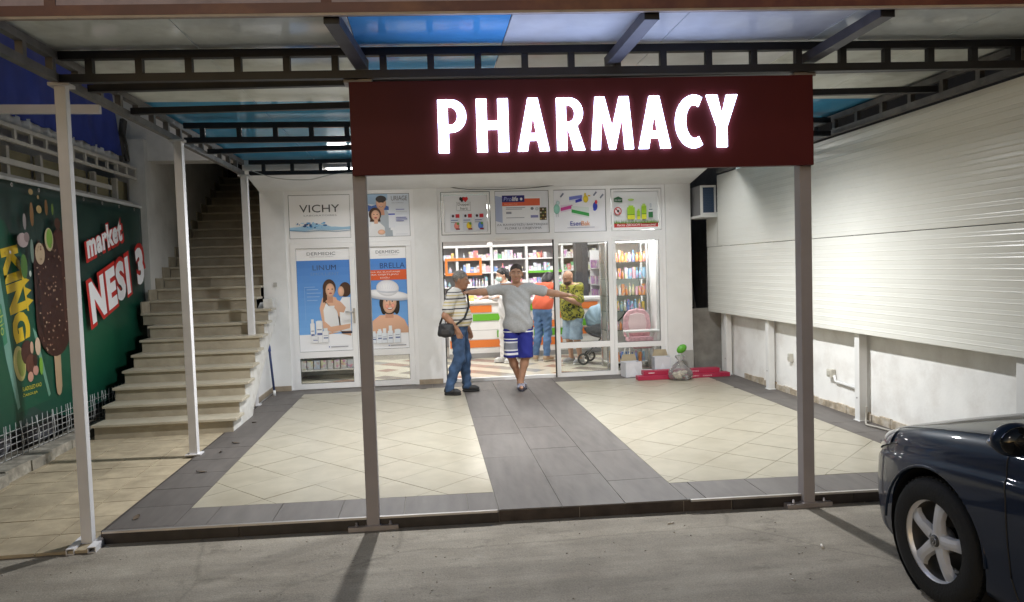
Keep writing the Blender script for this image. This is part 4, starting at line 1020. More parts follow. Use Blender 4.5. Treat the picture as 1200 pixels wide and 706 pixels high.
# flying nuts and splashes
for a,b,ra,rb,k in ((7.62,2.36,.035,.12,(150,110,70)),(7.76,2.42,.05,.04,(200,170,110)),(7.90,2.45,.03,.08,(140,100,60)),(8.02,2.44,.02,.06,(120,150,60)),(7.48,2.28,.03,.08,(160,150,150)),(7.43,2.1,.10,.07,(190,170,170)),(7.50,2.13,.05,.05,(150,130,130)),(7.62,2.58,.04,.03,(190,160,110)),(7.75,2.54,.02,.02,(180,150,100)),(7.58,2.0,.03,.12,(120,140,130)),(8.1,2.3,.06,.06,(90,56,44)),(7.42,1.85,.06,.12,(80,120,50)),(7.52,1.78,.02,.03,(200,210,200)),(7.2,1.98,.015,.015,(200,200,200))): gell(a,b,ra,rb,c(k),12)
# lettering
gtext('market',8.67,1.89,9.76,2.48,RED,rot=13,offset=.085,shear=.1,space=1.08); gtext('market',8.72,1.94,9.71,2.43,WHT,rot=13,offset=.045,shear=.1,space=1.08)
gtext('NESI 3',8.65,1.13,10.41,2.175,RED,rot=15,offset=.105,shear=.12,space=1.16); gtext('NESI 3',8.71,1.19,10.35,2.11,WHT,rot=15,offset=.055,shear=.12,space=1.16)
BINK=print_mat('banner_ink',.36); nt_=BINK.node_tree; g_n=nt_.nodes.new('ShaderNodeNewGeometry'); n_n=nt_.nodes.new('ShaderNodeTexNoise'); n_n.inputs['Scale'].default_value=2.5; n_n.inputs['Detail'].default_value=5; b_n=nt_.nodes.new('ShaderNodeBump'); b_n.inputs['Strength'].default_value=.18; b_n.inputs['Distance'].default_value=.02
nt_.links.new(g_n.outputs['Position'],n_n.inputs['Vector']); nt_.links.new(n_n.outputs[0],b_n.inputs['Height']); nt_.links.new(b_n.outputs[0],nt_.nodes['Principled BSDF'].inputs['Normal'])
em_=MB().lathe([(.008,.002),(.016,.0045),(.022,.002)],14,axis='x').mesh('eyelet')
for k in range(12):
    obj('eyelet',em_,ban,m_trim,loc=(.0006,.2+k*.48,BH-.03))
    obj('eyelet',em_,ban,m_trim,loc=(.0006,.2+k*.48,.03))
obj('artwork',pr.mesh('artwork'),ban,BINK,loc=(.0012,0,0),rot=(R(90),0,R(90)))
# ================================================================== inside the shop
m_wl=mat('white_laminate',(.76,.76,.75),.35); m_or=mat('orange_laminate',(.72,.20,.04),.35); m_gr=mat('green_laminate',(.13,.42,.03),.35)
ctr=empty('shop_counter',(2,13.7,0),0,'white pharmacy counter faced with orange and green blocks','counter'); ctr.location=(0,0,0)
CY_=13.62
MB().box((.35,CY_,.0),(3.3,CY_+.65,1.03)).build('body',m_wl,ctr); MB().box((.30,CY_-.06,1.0305),(3.35,CY_+.66,1.075)).build('top',m_wl,ctr,bevel=.004)
MB().box((1.28,CY_+.02,1.0755),(1.75,CY_+.5,1.19)).build('raised_top',m_wl,ctr,bevel=.004)
rows=[(.86,.99,[(.36,1.16,m_or),(1.75,2.2,m_gr),(2.6,3.2,m_or)]),(.70,.83,[(.80,1.42,m_gr),(2.35,2.75,m_or)]),(.54,.67,[(.36,.62,m_or),(1.9,2.35,m_or),(2.9,3.25,m_gr)]),(.38,.51,[(1.25,1.7,m_gr),(1.95,2.6,m_gr),(2.6,3.05,m_or)]),(.20,.34,[(.36,1.42,m_or),(1.9,2.5,m_or)])]
for z0,z1,bl in rows:
    for a,b,mt in bl: MB().box((a,CY_-.012,z0),(b,CY_-.0005,z1)).build('colour_block',mt,ctr)
for z in (.345,.52,.68,.84): MB().box((.351,CY_-.004,z),(3.299,CY_-.0006,z+.008)).build('shadow_joint',mat('grey_joint',(.45,.45,.45),.6),ctr)
MB().box((.34,CY_-.02,.0),(3.31,CY_-.0006,.09)).build('plinth',mat('dark_grey_kick',(.28,.28,.28),.5),ctr)
# shelving on the back wall
BSY=15.55
shv=empty('wall_shelving',(1.5,15.6,0),0,'tall white shelving of medicines along the back wall behind the counter','shelving'); shv.location=(0,0,0)
LEV=[.55,.95,1.30,1.60,1.88]
MB().box((.0,BSY+.33,0),(3.8,BSY+.36,2.16)).build('back_panel',mat('grey_back_panel',(.36,.35,.35),.6),shv)
for x in (.0,.62,1.36,2.12,2.9,3.78): MB().box((x-.025,BSY,0),(x+.025,BSY+.3295,2.135)).build('upright',m_wl,shv)
MB().box((-.03,BSY-.01,2.1355),(3.82,BSY+.36,2.185)).build('top_board',m_wl,shv)
us=[.0,.62,1.36,2.12,2.9,3.78]
for z in LEV:
    for i in range(5): MB().box((us[i]+.0255,BSY+.01,z-.025),(us[i+1]-.0255,BSY+.329,z)).build('shelf',m_wl,shv)
q=MB(); 
for a,b in (((.36,0,1.545),(1.14,.03,1.60)),((.36,0,1.86),(1.14,.03,1.915)),((.36,0,1.6005),(.41,.03,1.8595)),((1.09,0,1.6005),(1.14,.03,1.8595))): q.box((a[0],BSY-.035+a[1],a[2]),(b[0],BSY-.035+b[1],b[2]))
q.build('orange_frame',m_or,shv)
MB().box((2.14,BSY-.03,1.555),(2.88,BSY-.0005,1.605)).build('green_edge',m_gr,shv)
cols=[(.75,.75,.76),(.75,.75,.76),(.72,.73,.76),(.75,.72,.70),(.55,.62,.75),(.20,.35,.66),(.70,.25,.22),(.72,.60,.15),(.20,.50,.25),(.60,.66,.74),(.74,.45,.50),(.25,.55,.60),(.80,.78,.74)]
def pack_mat(name,col):
    M=mat(name,col,.4); nt=M.node_tree; B=nt.nodes['Principled BSDF']; L=nt.links.new
    tc=nt.nodes.new('ShaderNodeTexCoord'); oi=nt.nodes.new('ShaderNodeObjectInfo'); ad=nt.nodes.new('ShaderNodeVectorMath'); ad.operation='MULTIPLY_ADD'; ad.inputs[1].default_value=(2.2,.1,3.2)
    L(tc.outputs['Object'],ad.inputs[0]); cb=nt.nodes.new('ShaderNodeCombineXYZ'); m1=nt.nodes.new('ShaderNodeMath'); m1.operation='MULTIPLY'; m1.inputs[1].default_value=37.; L(oi.outputs['Random'],m1.inputs[0])
    for i in range(3): L(m1.outputs[0],cb.inputs[i])
    L(cb.outputs[0],ad.inputs[2])
    vo=nt.nodes.new('ShaderNodeTexVoronoi'); vo.distance='CHEBYCHEV'; vo.inputs['Scale'].default_value=1.; L(ad.outputs[0],vo.inputs['Vector'])
    hs=nt.nodes.new('ShaderNodeHueSaturation'); hs.inputs['Saturation'].default_value=.75; hs.inputs['Value'].default_value=.8; L(vo.outputs['Color'],hs.inputs['Color'])
    sp=nt.nodes.new('ShaderNodeSeparateColor'); L(vo.outputs['Color'],sp.inputs[0]); gt=nt.nodes.new('ShaderNodeMath'); gt.operation='GREATER_THAN'; gt.inputs[1].default_value=.68; L(sp.outputs[0],gt.inputs[0])
    mx=nt.nodes.new('ShaderNodeMixRGB'); mx.inputs[1].default_value=(*col,1); ml=nt.nodes.new('ShaderNodeMath'); ml.operation='MULTIPLY'; ml.inputs[1].default_value=.75; L(gt.outputs[0],ml.inputs[0]); L(ml.outputs[0],mx.inputs[0]); L(hs.outputs[0],mx.inputs[2]); L(mx.outputs[0],B.inputs['Base Color'])
    return M
pm_=[pack_mat('medicine_pack_%d'%i,k) for i,k in enumerate(cols)]
bm1=MB().box((-.5,-.5,0),(.5,.5,1)).box((-.502,-.502,.30),(.502,-.49,.5),1).mesh('box')
def bottle_mesh():
    return MB().lathe([(0,0),(.5,0),(.5,.62),(.22,.76),(.22,.86),(.27,.86),(.27,1),(0,1)],10).mesh('b')
bm2=bottle_mesh()
ORD=['first','second','third','fourth','fifth','sixth','seventh','eighth','ninth','tenth','eleventh','twelfth','thirteenth','fourteenth','fifteenth','sixteenth','seventeenth','eighteenth','nineteenth','twentieth','twenty-first','twenty-second','twenty-third','twenty-fourth']
CN={}
for pre,ns in (('medicine_pack_','white,white,white,cream,pale blue,blue,red,yellow,green,pale blue,pink,teal,cream'),('lotion_pack_','white,orange,blue,yellow,pink,sky blue,beige'),('baby_food_pack_','purple,white,dark purple,yellow,white')):
    for i,n_ in enumerate(ns.split(',')): CN[pre+str(i)]=n_
_cn={}
def spot(kind,mt,where,fr='left'):
    k=(kind,CN[mt.name],where); _cn[k]=_cn.get(k,0)+1
    return '%s %s %s from the %s, %s'%(ORD[_cn[k]-1],CN[mt.name],kind,fr,where)
BAY=['leftmost bay','second bay','middle bay','fourth bay','rightmost bay']
def stock(name,me,w,d,h,x,y,z,mt,mt2,label,grp,rz=0,cat='medicine box'):
    k=(me.name,mt.name,mt2.name)
    if k not in _st:
        m2=me.copy(); m2.materials.clear(); m2.materials.append(mt); m2.materials.append(mt2); _st[k]=m2
    o=bpy.data.objects.new(name,_st[k]); COL.objects.link(o); o.location=(x,y,z+.0005); o.scale=(w,d,h); o.rotation_euler=(0,0,rz)
    tag(o,label,cat,grp); return o
_st={}
rg=random.Random(11)
names_l={0:'lowest',1:'second',2:'third',3:'fourth',4:'top'}
nst=0
for li,z in enumerate(LEV):
    if li==0: continue
    top=(LEV[li+1]-.03 if li<4 else 2.12)-z
    for bay in range(5):
        x=us[bay]+.05; xe=us[bay+1]-.05
        if li in(3,) and bay==0: x=us[0]+.42
        if li==4 and bay==0: x=us[0]+.3
        pal=rg.sample(range(len(pm_)),4)
        while x<xe-.05:
            w=rg.uniform(.05,.105); h=min(rg.uniform(.09,.20),top-.03)
            if rg.random()<.07: x+=.07; continue
            mi=rg.choice(pal) if rg.random()<.7 else rg.randrange(3)
            bot=rg.random()<.22
            stock('medicine_bottle' if bot else 'medicine_box',bm2 if bot else bm1,w*(.8 if bot else 1),.09,h,x+w/2,BSY+.085+rg.uniform(0,.03),z,pm_[mi],pm_[rg.randrange(5,len(pm_))],
                spot('bottle' if bot else 'medicine box',pm_[mi],'%s back wall shelf, %s'%(names_l[li],BAY[bay])),'bottles on the back wall shelving' if bot else 'boxes on the back wall shelving',cat='bottle' if bot else 'box'); nst+=1
            if not bot and h<top*.42 and rg.random()<.5:
                stock('medicine_box',bm1,w*.95,.085,min(h*.8,top-h-.02),x+w/2,BSY+.09,z+h+.001,pm_[pal[nst%4]],pm_[rg.randrange(5,len(pm_))],spot('stacked box',pm_[pal[nst%4]],'%s back wall shelf, %s'%(names_l[li],BAY[bay])),'boxes on the back wall shelving',cat='box'); nst+=1
            x+=w+.006
# wires of a hanging lamp under the lintel
hl=empty('hanging_spotlight',(1.12,13.2,2.0),0,'small white spotlight hung on thin wires inside the doorway','spotlight'); hl.location=(1.25,14.6,2.12)
MB().lathe([(0,.0),(.06,.0),(.05,.07),(0,.07)],12).build('lamp_body',mat('white_lamp_enamel',(.8,.8,.8),.3),hl)
for a in (-.12,0,.12): MB().tube([(0,0,.07),(a,0,.58)],.003,5).build('suspension_wire',m_wire,hl)
# dark column cabinet and grey wall on the right
dc=MB().box((2.95,14.35,0),(3.2,14.6,2.3)).build('dark_pillar',mat('charcoal_pillar',(.045,.045,.05),.4)); tag(dc,'dark charcoal pillar inside the shop behind the bald man','pillar')
# display shelving behind the right window
ds=empty('display_shelving',(3.1,11.25,0),0,'glass display shelving of sun lotion bottles behind the right window','shelving'); ds.location=(0,0,0)
m_gs=glass('shelf_glass',(.88,.94,.93))
DL=[.10,.62,.93,1.18,1.45,1.72]
for z in DL: MB().box((2.84,11.42,z-.012),(3.50,11.78,z)).build('shelf',m_wl if z<.2 else m_gs,ds)
for x,y in ((2.83,11.40),(3.50,11.40),(2.83,11.79),(3.50,11.79)): MB().box((x-.012,y-.012,0),(x+.012,y+.012,2.02)).build('upright',mat('chrome_profile',(.6,.6,.62),.25,metal=.9),ds)
MB().box((2.82,11.80,0.0),(3.52,11.815,2.03)).build('back_panel',m_int,ds)
MB().box((2.82,11.39,2.031),(3.52,11.815,2.05)).build('top_board',m_wl,ds)
wp=MB().box((3.545,11.06,0),(3.60,11.95,2.25)).build('white_partition',m_int); tag(wp,'plain white partition beside the display shelving in the right window','partition')
dl=empty('display_lamp',(3.16,11.22,2.30),0,'white strip lamp above the right window display','lamp')
MB().box((-.32,-.03,0),(.32,.03,.04)).build('housing',m_wl,dl); MB().box((-.30,-.022,-.006),(.30,.022,-.0005)).build('diffuser',m_pan,dl)
l_=bpy.data.lights.new('strip_light','AREA'); l_.shape='RECTANGLE'; l_.size=.6; l_.size_y=.04; l_.energy=4.5; l_.color=(1,.98,.96)
lo=bpy.data.objects.new('strip_light',l_); COL.objects.link(lo); lo.parent=dl; lo.location=(0,0,-.012); lo.rotation_euler=(R(12),0,0)
rowc=[[8,6,7],[6,11,10],[7,7,9],[6,7,5],[6,7,6],[6,10,5]]
dcol=[(.75,.75,.76),(.76,.30,.10),(.15,.28,.60),(.75,.55,.12),(.72,.42,.50),(.32,.55,.75),(.78,.70,.45)]
dm=[pack_mat('lotion_pack_%d'%i,k) for i,k in enumerate(dcol)]
sets=[[1,2,2,1],[4,1,3,0],[3,5,0,5,3],[1,1,6,1],[0,1,5,5],[1,1,2,1]]
for li,z in enumerate(DL):
    x=2.87; k=0
    while x<3.46:
        w=rg.uniform(.045,.065); mi=sets[li][int((x-2.87)/.6*len(sets[li]))%len(sets[li])]
        if rg.random()<.15: mi=rg.randrange(7)
        bt=rg.random()<.6
        stock('lotion_bottle' if bt else 'lotion_box',bm2 if bt else bm1,w*.85,w*.8,rg.uniform(.14,.19),x+w/2,11.47,z,dm[mi],dm[(mi+1)%3],spot('lotion bottle' if bt else 'lotion box',dm[mi],'%s shelf behind right window'%['lowest','second','third','fourth','fifth','top'][li]),'lotions in the right window',cat='bottle' if bt else 'box')
        x+=w+.004
# pink baby chair with a white tray
hc=empty('baby_chair',(3.28,11.15,0),0,'pink baby high chair with white tray behind the right window','high chair')
m_pk=mat('pink_padded_vinyl',(.72,.42,.47),.5,var=.2,vscale=25); m_pk2=mat('pale_pink_vinyl',(.78,.60,.62),.5)
b=MB(); b.prism([(-.21,.52),(.21,.52),(.23,.70),(.21,.86),(.13,.95),(0,.975),(-.13,.95),(-.21,.86),(-.23,.70)],.10,.15,axis='y'); b.build('backrest',m_pk,hc,bevel=.02)
b=MB(); b.prism([(-.13,.58),(.13,.58),(.15,.74),(.12,.88),(0,.91),(-.12,.88),(-.15,.74)],.075,.0995,axis='y'); b.build('back_pad',m_pk2,hc,bevel=.01)
MB().box((-.20,-.12,.46),(.20,.099,.53)).build('seat',m_pk,hc,bevel=.02)
MB().box((-.27,-.22,.62),(.27,-.02,.65)).build('tray',m_wl,hc,bevel=.012)
for s in (-1,1):
    MB().bar((s*.19,-.05,.54),(s*.22,-.1,.62),.03,.03).build('arm',m_wl,hc)
    MB().tube([(s*.17,-.08,.47),(s*.24,-.22,.012)],.014).build('leg',m_wl,hc); MB().tube([(s*.17,.08,.47),(s*.24,.26,.012)],.014).build('leg',m_wl,hc)
MB().box((-.15,-.19,.36),(.15,-.12,.458)).build('leg_rest',m_pk,hc,bevel=.02)
# baby stroller seen through the sliding leaf
sr=empty('baby_stroller',(2.93,12.1,0),R(-25),'grey and pale blue baby stroller behind the sliding glass door','stroller')
m_sg=mat('grey_stroller_cloth',(.14,.15,.17),.8,var=.2,vscale=20); m_sb=mat('pale_blue_stroller_cloth',(.30,.42,.52),.7,var=.1,vscale=12); m_sf=mat('dark_stroller_frame',(.05,.05,.055),.4,metal=.4)
STROLLER=True
for s in (-1,1):
    MB().tube([(-.30,s*.22,.12),(.0,s*.235,.45),(.38,s*.22,.82)],.012).build('frame_tube',m_sf,sr); MB().tube([(.30,s*.22,.10),(.02,s*.24,.46),(-.2,s*.22,.55)],.012).build('frame_tube',m_sf,sr)
    for x,r_ in ((-.30,.10),(.30,.085)):
        w_=MB().lathe([(r_-.03,-.02),(r_-.008,-.022),(r_,-.01),(r_,.01),(r_-.008,.022),(r_-.03,.02),(r_-.03,-.02)],20,(x,s*.25,r_+.002),axis='y').build('wheel',mat('black_rubber'),sr) if False else MB().lathe([(r_-.03,-.02),(r_-.008,-.022),(r_,-.01),(r_,.01),(r_-.008,.022),(r_-.03,.02),(r_-.03,-.02)],20,(x,s*.25,r_+.002),axis='y').build('wheel',mat('black_rubber_tyre',(.02,.02,.02),.8),sr)
        sp=MB(); 
        for k in range(6): sp.bar((x,s*.25,r_+.002),(x+(r_-.03)*math.cos(k*math.pi/3),s*.25,r_+.002+(r_-.03)*math.sin(k*math.pi/3)),.012,.012)
        sp.build('spokes',mat('grey_plastic_spoke',(.35,.35,.36),.5),w_)
MB().tube([(.38,-.22,.82),(.43,-.2,.90),(.44,0,.92),(.43,.2,.90),(.38,.22,.82)],.014).build('handle',m_sf,sr)
MB().box((-.25,-.17,.22),(.25,.17,.25)).build('basket',m_sg,sr)
stroller=sr
# side shelving at the right wall with purple packs
rs=empty('side_shelving',(3.4,13,0),0,'white side shelving with baby food packs behind the stroller','shelving'); rs.location=(0,0,0)
for z in (.3,.75,1.0,1.28,1.62): MB().box((3.45,12.5,z-.02),(3.86,15.3,z)).build('shelf',m_wl,rs)
for y in (12.5,13.45,14.4,15.3): MB().box((3.452,y-.015,0),(3.86,y+.015,2.0)).build('upright',m_wl,rs)
purp=[pack_mat('baby_food_pack_%d'%i,k) for i,k in enumerate(((.42,.22,.45),(.72,.68,.72),(.35,.16,.36),(.72,.60,.14),(.70,.70,.72)))]
for z in (.75,1.0,1.28,1.62):
    y=12.56
    while y<15.2:
        if not any(abs(y-q)<.09 for q in (13.45,14.4)):
            pk_=purp[rg.randrange(3) if z<1.5 else rg.randrange(5)]
            stock('baby_food_pack',bm1,.11,.10,.17,3.51,y+.03,z,pk_,purp[1],spot('pack',pk_,'%s side shelf behind the stroller'%{.75:'lowest',1.0:'second',1.28:'third',1.62:'top'}[z],'window'),'packs on the side shelving',rz=R(-90),cat='box')
        y+=.125
# low white display seen through the left door
ld2=empty('low_display',(-1.4,12.2,0),0,'low white tiered display behind the left double door','display stand'); ld2.location=(0,0,0)
for i,z in enumerate((.16,.38,.60)): MB().box((-2.1,11.75,z-.02),(-1.05,12.35-.0*i,z)).build('shelf',m_wl,ld2)
for x in (-2.1,-1.07): MB().box((x-.02,11.75,0),(x-.0005,12.36,.9)).build('side_panel',m_wl,ld2)
MB().box((-2.0995,12.351,0),(-1.0705,12.37,1.2)).build('back_panel',m_wl,ld2)
for z in (.16,.38):
    x=-2.03
    while x<-1.12:
        pk_=pm_[rg.choice((0,1,2,9,4))]
        stock('care_box',bm1,.09,.08,.14,x,11.85,z,pk_,pm_[rg.randrange(4,10)],spot('box',pk_,'%s tier of the display behind left door'%('lower' if z<.2 else 'upper')),'boxes on the low display',cat='box'); x+=.105
# counter-top items
for k,(x,h,mi) in enumerate(((.62,.13,0),(.78,.10,7),(.93,.10,12),(2.55,.14,5),(2.75,.12,0))):
    stock('counter_box',bm1,.13,.12,h,x,CY_+.2,1.0755,pm_[mi],pm_[5+k%4],['white carton at the left end of the counter','yellow carton on the counter left of the man in white stripes','cream carton on the counter beside a yellow one','blue carton on the counter near the woman in orange','white carton on the counter nearest the bald man'][k],'cartons on the counter',cat='box')
# ================================================================== things left beside the entrance
m_redb=mat('crimson_carton',(.36,.02,.06),.45,var=.08,vscale=6); m_cardw=mat('white_carton',(.66,.67,.72),.5,var=.06,vscale=8); m_kraft=mat('kraft_card',(.42,.35,.24),.8,var=.15)
def long_box(x0,x1,y0,y1,z0,z1,label,marks):
    e=empty('long_carton',((x0+x1)/2,(y0+y1)/2,z0),0,label,'carton','long crimson cartons by the entrance')
    w=(x1-x0)/2; d=(y1-y0)/2; MB().box((-w,-d,0),(w,d,z1-z0)).build('carton',m_redb,e,bevel=.003)
    p=Print(2*w,z1-z0)
    for kind,a,b,cc,d_ in marks:
        if kind=='r': p.rect(a,b,cc,d_,WHT)
        else: p.text(kind,a,b,cc,d_,c((236,190,200)))
    obj('print',p.mesh('print'),e,INK,loc=(-w,-d-.0008,0),rot=(R(90),0,0))
    MB().box((w+.0005,-d+.004,.004),(w+.006,d-.004,z1-z0-.004)).build('end_flap',m_cardw,e)
    return e
long_box(2.95,4.33,10.12,10.26,.002,.062,'lower of the two long crimson cartons lying by the entrance',[('r',.50,.25,.55,.7),('COMFORT',.58,.3,.66,.65),('SUNSHADE',.70,.3,.80,.65)])
long_box(3.05,4.20,10.18,10.31,.063,.125,'upper of the two long crimson cartons lying by the entrance',[('r',.06,.45,.14,.6),('COMFORT',.40,.3,.48,.7),('SUNSHADE',.60,.3,.72,.7)])
def tub(x,y,w,d,h,rz,label):
    e=empty('white_carton',(x,y,.001),rz,label,'carton','white cartons by the entrance')
    t=MB(); a=.012
    for s in (-1,1):
        t.box((s*w/2,-d/2,0),(s*(w/2-a),d/2,h)); t.box((-w/2+a,s*d/2,0),(w/2-a,s*(d/2-a),h))
    t.box((-w/2+a,-d/2+a,0),(w/2-a,d/2-a,.01)); t.build('box',m_cardw,e)
    MB().prism([(-w/2,h+.001),(w/2,h+.001),(w/2-.03,h+.10),(-w/2+.03,h+.10)],d/2-.012,d/2-.002,axis='y').build('flap',m_kraft,e)
    MB().prism([(-w*.3,.01),(w*.3,.01),(0,h*.7)],-d/2-.004,-d/2-.0005,axis='y').build('label_panel',mat('pale_label',(.72,.74,.8),.4),e)
    return e
tub(2.98,10.58,.26,.20,.22,R(8),'white open carton with a pale triangle at the foot of the right window')
tub(3.46,10.62,.24,.18,.27,R(-5),'white carton with kraft lid behind the clear plastic bag')
def bag_film():
    M=glass('bag_film',(.93,.93,.93),1.6); nt=M.node_tree; o=[n for n in nt.nodes if n.type=='OUTPUT_MATERIAL'][0]; src=o.inputs[0].links[0].from_socket
    d=nt.nodes.new('ShaderNodeBsdfDiffuse'); d.inputs[0].default_value=(.75,.75,.76,1); t2=nt.nodes.new('ShaderNodeBsdfTranslucent'); t2.inputs[0].default_value=(.75,.75,.76,1)
    a=nt.nodes.new('ShaderNodeMixShader'); a.inputs[0].default_value=.5; nt.links.new(d.outputs[0],a.inputs[1]); nt.links.new(t2.outputs[0],a.inputs[2])
    mx=nt.nodes.new('ShaderNodeMixShader'); mx.inputs[0].default_value=.28; nt.links.new(src,mx.inputs[1]); nt.links.new(a.outputs[0],mx.inputs[2]); nt.links.new(mx.outputs[0],o.inputs[0]); return M
bg=empty('plastic_bag',(3.55,10.05,.002),0,'clear plastic bag knotted over beige scraps in front of crimson cartons','bag')
v=[];f=[];nu,nv=20,14; rg=random.Random(4)
prof=[(.02,.0),(.13,.004),(.165,.03),(.175,.07),(.16,.12),(.135,.16),(.10,.20),(.06,.235),(.03,.26),(.025,.275),(.05,.30),(.07,.33),(.06,.35),(.01,.345)]
for j,(r_,z) in enumerate(prof):
    for i in range(nu):
        a=2*math.pi*i/nu; q=1+.10*math.sin(a*5+j)+.07*math.sin(a*9-j*1.7)+rg.uniform(-.03,.03); v.append((r_*q*math.cos(a),r_*.85*q*math.sin(a),z))
for j in range(len(prof)-1):
    for i in range(nu): f.append((j*nu+i,j*nu+(i+1)%nu,(j+1)*nu+(i+1)%nu,(j+1)*nu+i))
b_=MB(); b_.add(v,f,0,True); b_.build('film',bag_film(),bg)
sc_=MB(); 
for k in range(14): sc_.ell((rg.uniform(-.09,.09),rg.uniform(-.07,.07),.035+rg.random()*.07),(.045,.04,.025),k%2,8,5)
sc_.build('scraps',[mat('beige_scraps',(.50,.44,.33),.9,var=.3,vscale=30),mat('white_scraps',(.7,.7,.72),.8)],bg)
br=empty('green_brush',(3.62,10.36,.126),0,'bright green brush head sticking up behind the plastic bag','brush')
m_lime=mat('lime_green_plastic',(.10,.36,.03),.4)
MB().ell((.07,0,.28),(.085,.045,.06),0,14,8,Matrix.Rotation(R(-35),3,'Y')).build('head',m_lime,br)
MB().tube([(-.05,0,.0005),(.0,0,.12),(.05,0,.24)],[.012,.014,.02],8).build('handle',mat('clear_grey_plastic',(.5,.52,.52),.3),br)
mp=empty('blue_mop',(-2.26,10.45,0),0,'dark blue mop handle leaning on the stair side wall','mop')
MB().tube([(.06,-.05,.03),(-.02,.02,1.0)],.016,8).build('handle',mat('navy_handle',(.03,.05,.14),.4),mp)
MB().tube([(.06,-.05,.002),(.058,-.048,.08)],[.022,.018],8).build('tip',m_wl,mp); MB().tube([(.012,-.008,.62),(.006,-.002,.70)],.02,8).build('grip',mat('navy_grip',(.05,.08,.25),.5),mp)
# litter
m_leaf=mat('dry_leaf_litter',(.10,.07,.045),.9,var=.3); m_butt=mat('cigarette_paper',(.6,.56,.5),.8)
rg=random.Random(21)
spots=[(-2.05,8.55,'near the stairs'),(-2.0,7.55,''),(-2.05,7.2,''),(-2.02,6.5,''),(-2.12,5.35,'')]
lab=['curled brown leaf on the dark border tiles beside the lowest step','curled brown leaf on the border tiles beside the middle left post','brown leaf on the border tiles just in front of the middle left post','small brown leaf on the border between the left posts','dark leaf scrap at the front left corner of the terrace']
for (x,y,_),l in zip(spots,lab):
    s=rg.uniform(.03,.05); v=[];f=[]
    for i in range(7):
        t=i/6; w=s*.45*math.sin(math.pi*t)+.001; v+=[(s*(t-.5)*2,-w,.004+.012*t*t),(s*(t-.5)*2,0,.001+.008*t),(s*(t-.5)*2,w,.006+.014*t)]
    for i in range(6):
        for k in range(2): a=3*i+k; f.append((a,a+1,a+4,a+3))
    b=MB(); b.add(v,f,0,True); o=b.build('dry_leaf',m_leaf,loc=(x,y,.001),rot=(0,0,rg.random()*6)); tag(o,l,'leaf','leaves on the terrace edge')
for (x,y,l,s) in ((1.58,4.72,'white paper stub on the road just below the walkway step',.014),(2.35,4.15,'pale stick lying on the road in front of the right sign post',.016),(1.95,3.75,'small pale pebble-like scrap on the open road',.008)):
    o=MB().tube([(-s*1.6,0,s*.4),(s*1.6,s*.4,s*.4)],s*.38,8).build('litter_stub',m_butt,loc=(x,y,ROAD_Z+.001),rot=(0,0,rg.random()*3)); tag(o,l,'litter','litter on the road')
pb=MB(); rg=random.Random(8)
for k in range(260):
    x=rg.uniform(-3.2,3.3); y=4.92-rg.random()**1.6*2.3; s=rg.uniform(.002,.007); pb.ell((x,y,ROAD_Z+s*.4),(s,s*rg.uniform(.6,1),s*.6),k%2,6,4)
g_=pb.build('road_grit',[mat('pale_grit',(.34,.31,.27),.9),mat('dark_grit',(.09,.08,.07),.9)]); tag(g_,'scattered grit on the concrete road','grit',kind='stuff')
# drain hole beside the fence
dh=MB().lathe([(0,.003),(.055,.003),(.06,.001)],18,(4.12,6.15,.0)).build('drain_cap',mat('dark_iron_drain',(.05,.05,.05),.5,metal=.5)); tag(dh,'small round dark drain cap in the right border tiles','drain')
# ================================================================== people: one continuous skin surface each, clothes as children
def rcone(a,b,ra,rb,k=.02): return ('c',np.array(a,float),np.array(b,float),ra,rb,k)
def ellp(c_,r_,M=None,k=.025): return ('e',np.array(c_,float),np.array(r_,float),np.eye(3) if M is None else np.array(M,float),k)
def field(prims,vox,clips=(),noise=None):
    lo=[];hi=[]
    for p in prims:
        if p[0]=='c': lo.append(np.minimum(p[1]-p[3],p[2]-p[4])); hi.append(np.maximum(p[1]+p[3],p[2]+p[4]))
        else: m_=max(p[2]); lo.append(p[1]-m_); hi.append(p[1]+m_)
    lo=np.min(lo,0)-3*vox; hi=np.max(hi,0)+3*vox
    n=np.ceil((hi-lo)/vox).astype(int)+1
    D=np.full(n,1.,np.float32); ax=[lo[i]+vox*np.arange(n[i]) for i in range(3)]
    for p in prims:
        if p[0]=='c': l=np.minimum(p[1]-p[3],p[2]-p[4]); h=np.maximum(p[1]+p[3],p[2]+p[4]); k=p[5]
        else: m_=max(p[2]); l=p[1]-m_; h=p[1]+m_; k=p[4]
        i0=np.maximum(((l-k-3*vox-lo)/vox).astype(int),0); i1=np.minimum(((h+k+3*vox-lo)/vox).astype(int)+2,n)
        X,Y,Z=np.meshgrid(*[ax[i][i0[i]:i1[i]] for i in range(3)],indexing='ij'); Q=np.stack([X,Y,Z],-1).astype(np.float32)
        if p[0]=='c':
            ba=p[2]-p[1]; L=max(ba@ba,1e-9); t=np.clip(((Q-p[1])@ba)/L,0,1); d=np.linalg.norm(Q-p[1]-t[...,None]*ba,axis=-1)-(p[3]+(p[4]-p[3])*t)
        else:
            q=(Q-p[1])@p[3]; k0=np.linalg.norm(q/p[2],axis=-1); k1=np.linalg.norm(q/(p[2]**2),axis=-1); d=k0*(k0-1)/np.maximum(k1,1e-6)
        s=tuple(slice(i0[i],i1[i]) for i in range(3)); cur=D[s]
        hh=np.maximum(k-np.abs(cur-d),0)/k; D[s]=np.minimum(cur,d)-hh*hh*k*.25
    G=None
    if noise or clips:
        G=np.meshgrid(*ax,indexing='ij')
    if noise: D=D+noise(*G).astype(np.float32)
    for cl in clips: D=np.maximum(D,cl(*G).astype(np.float32))
    return D,lo
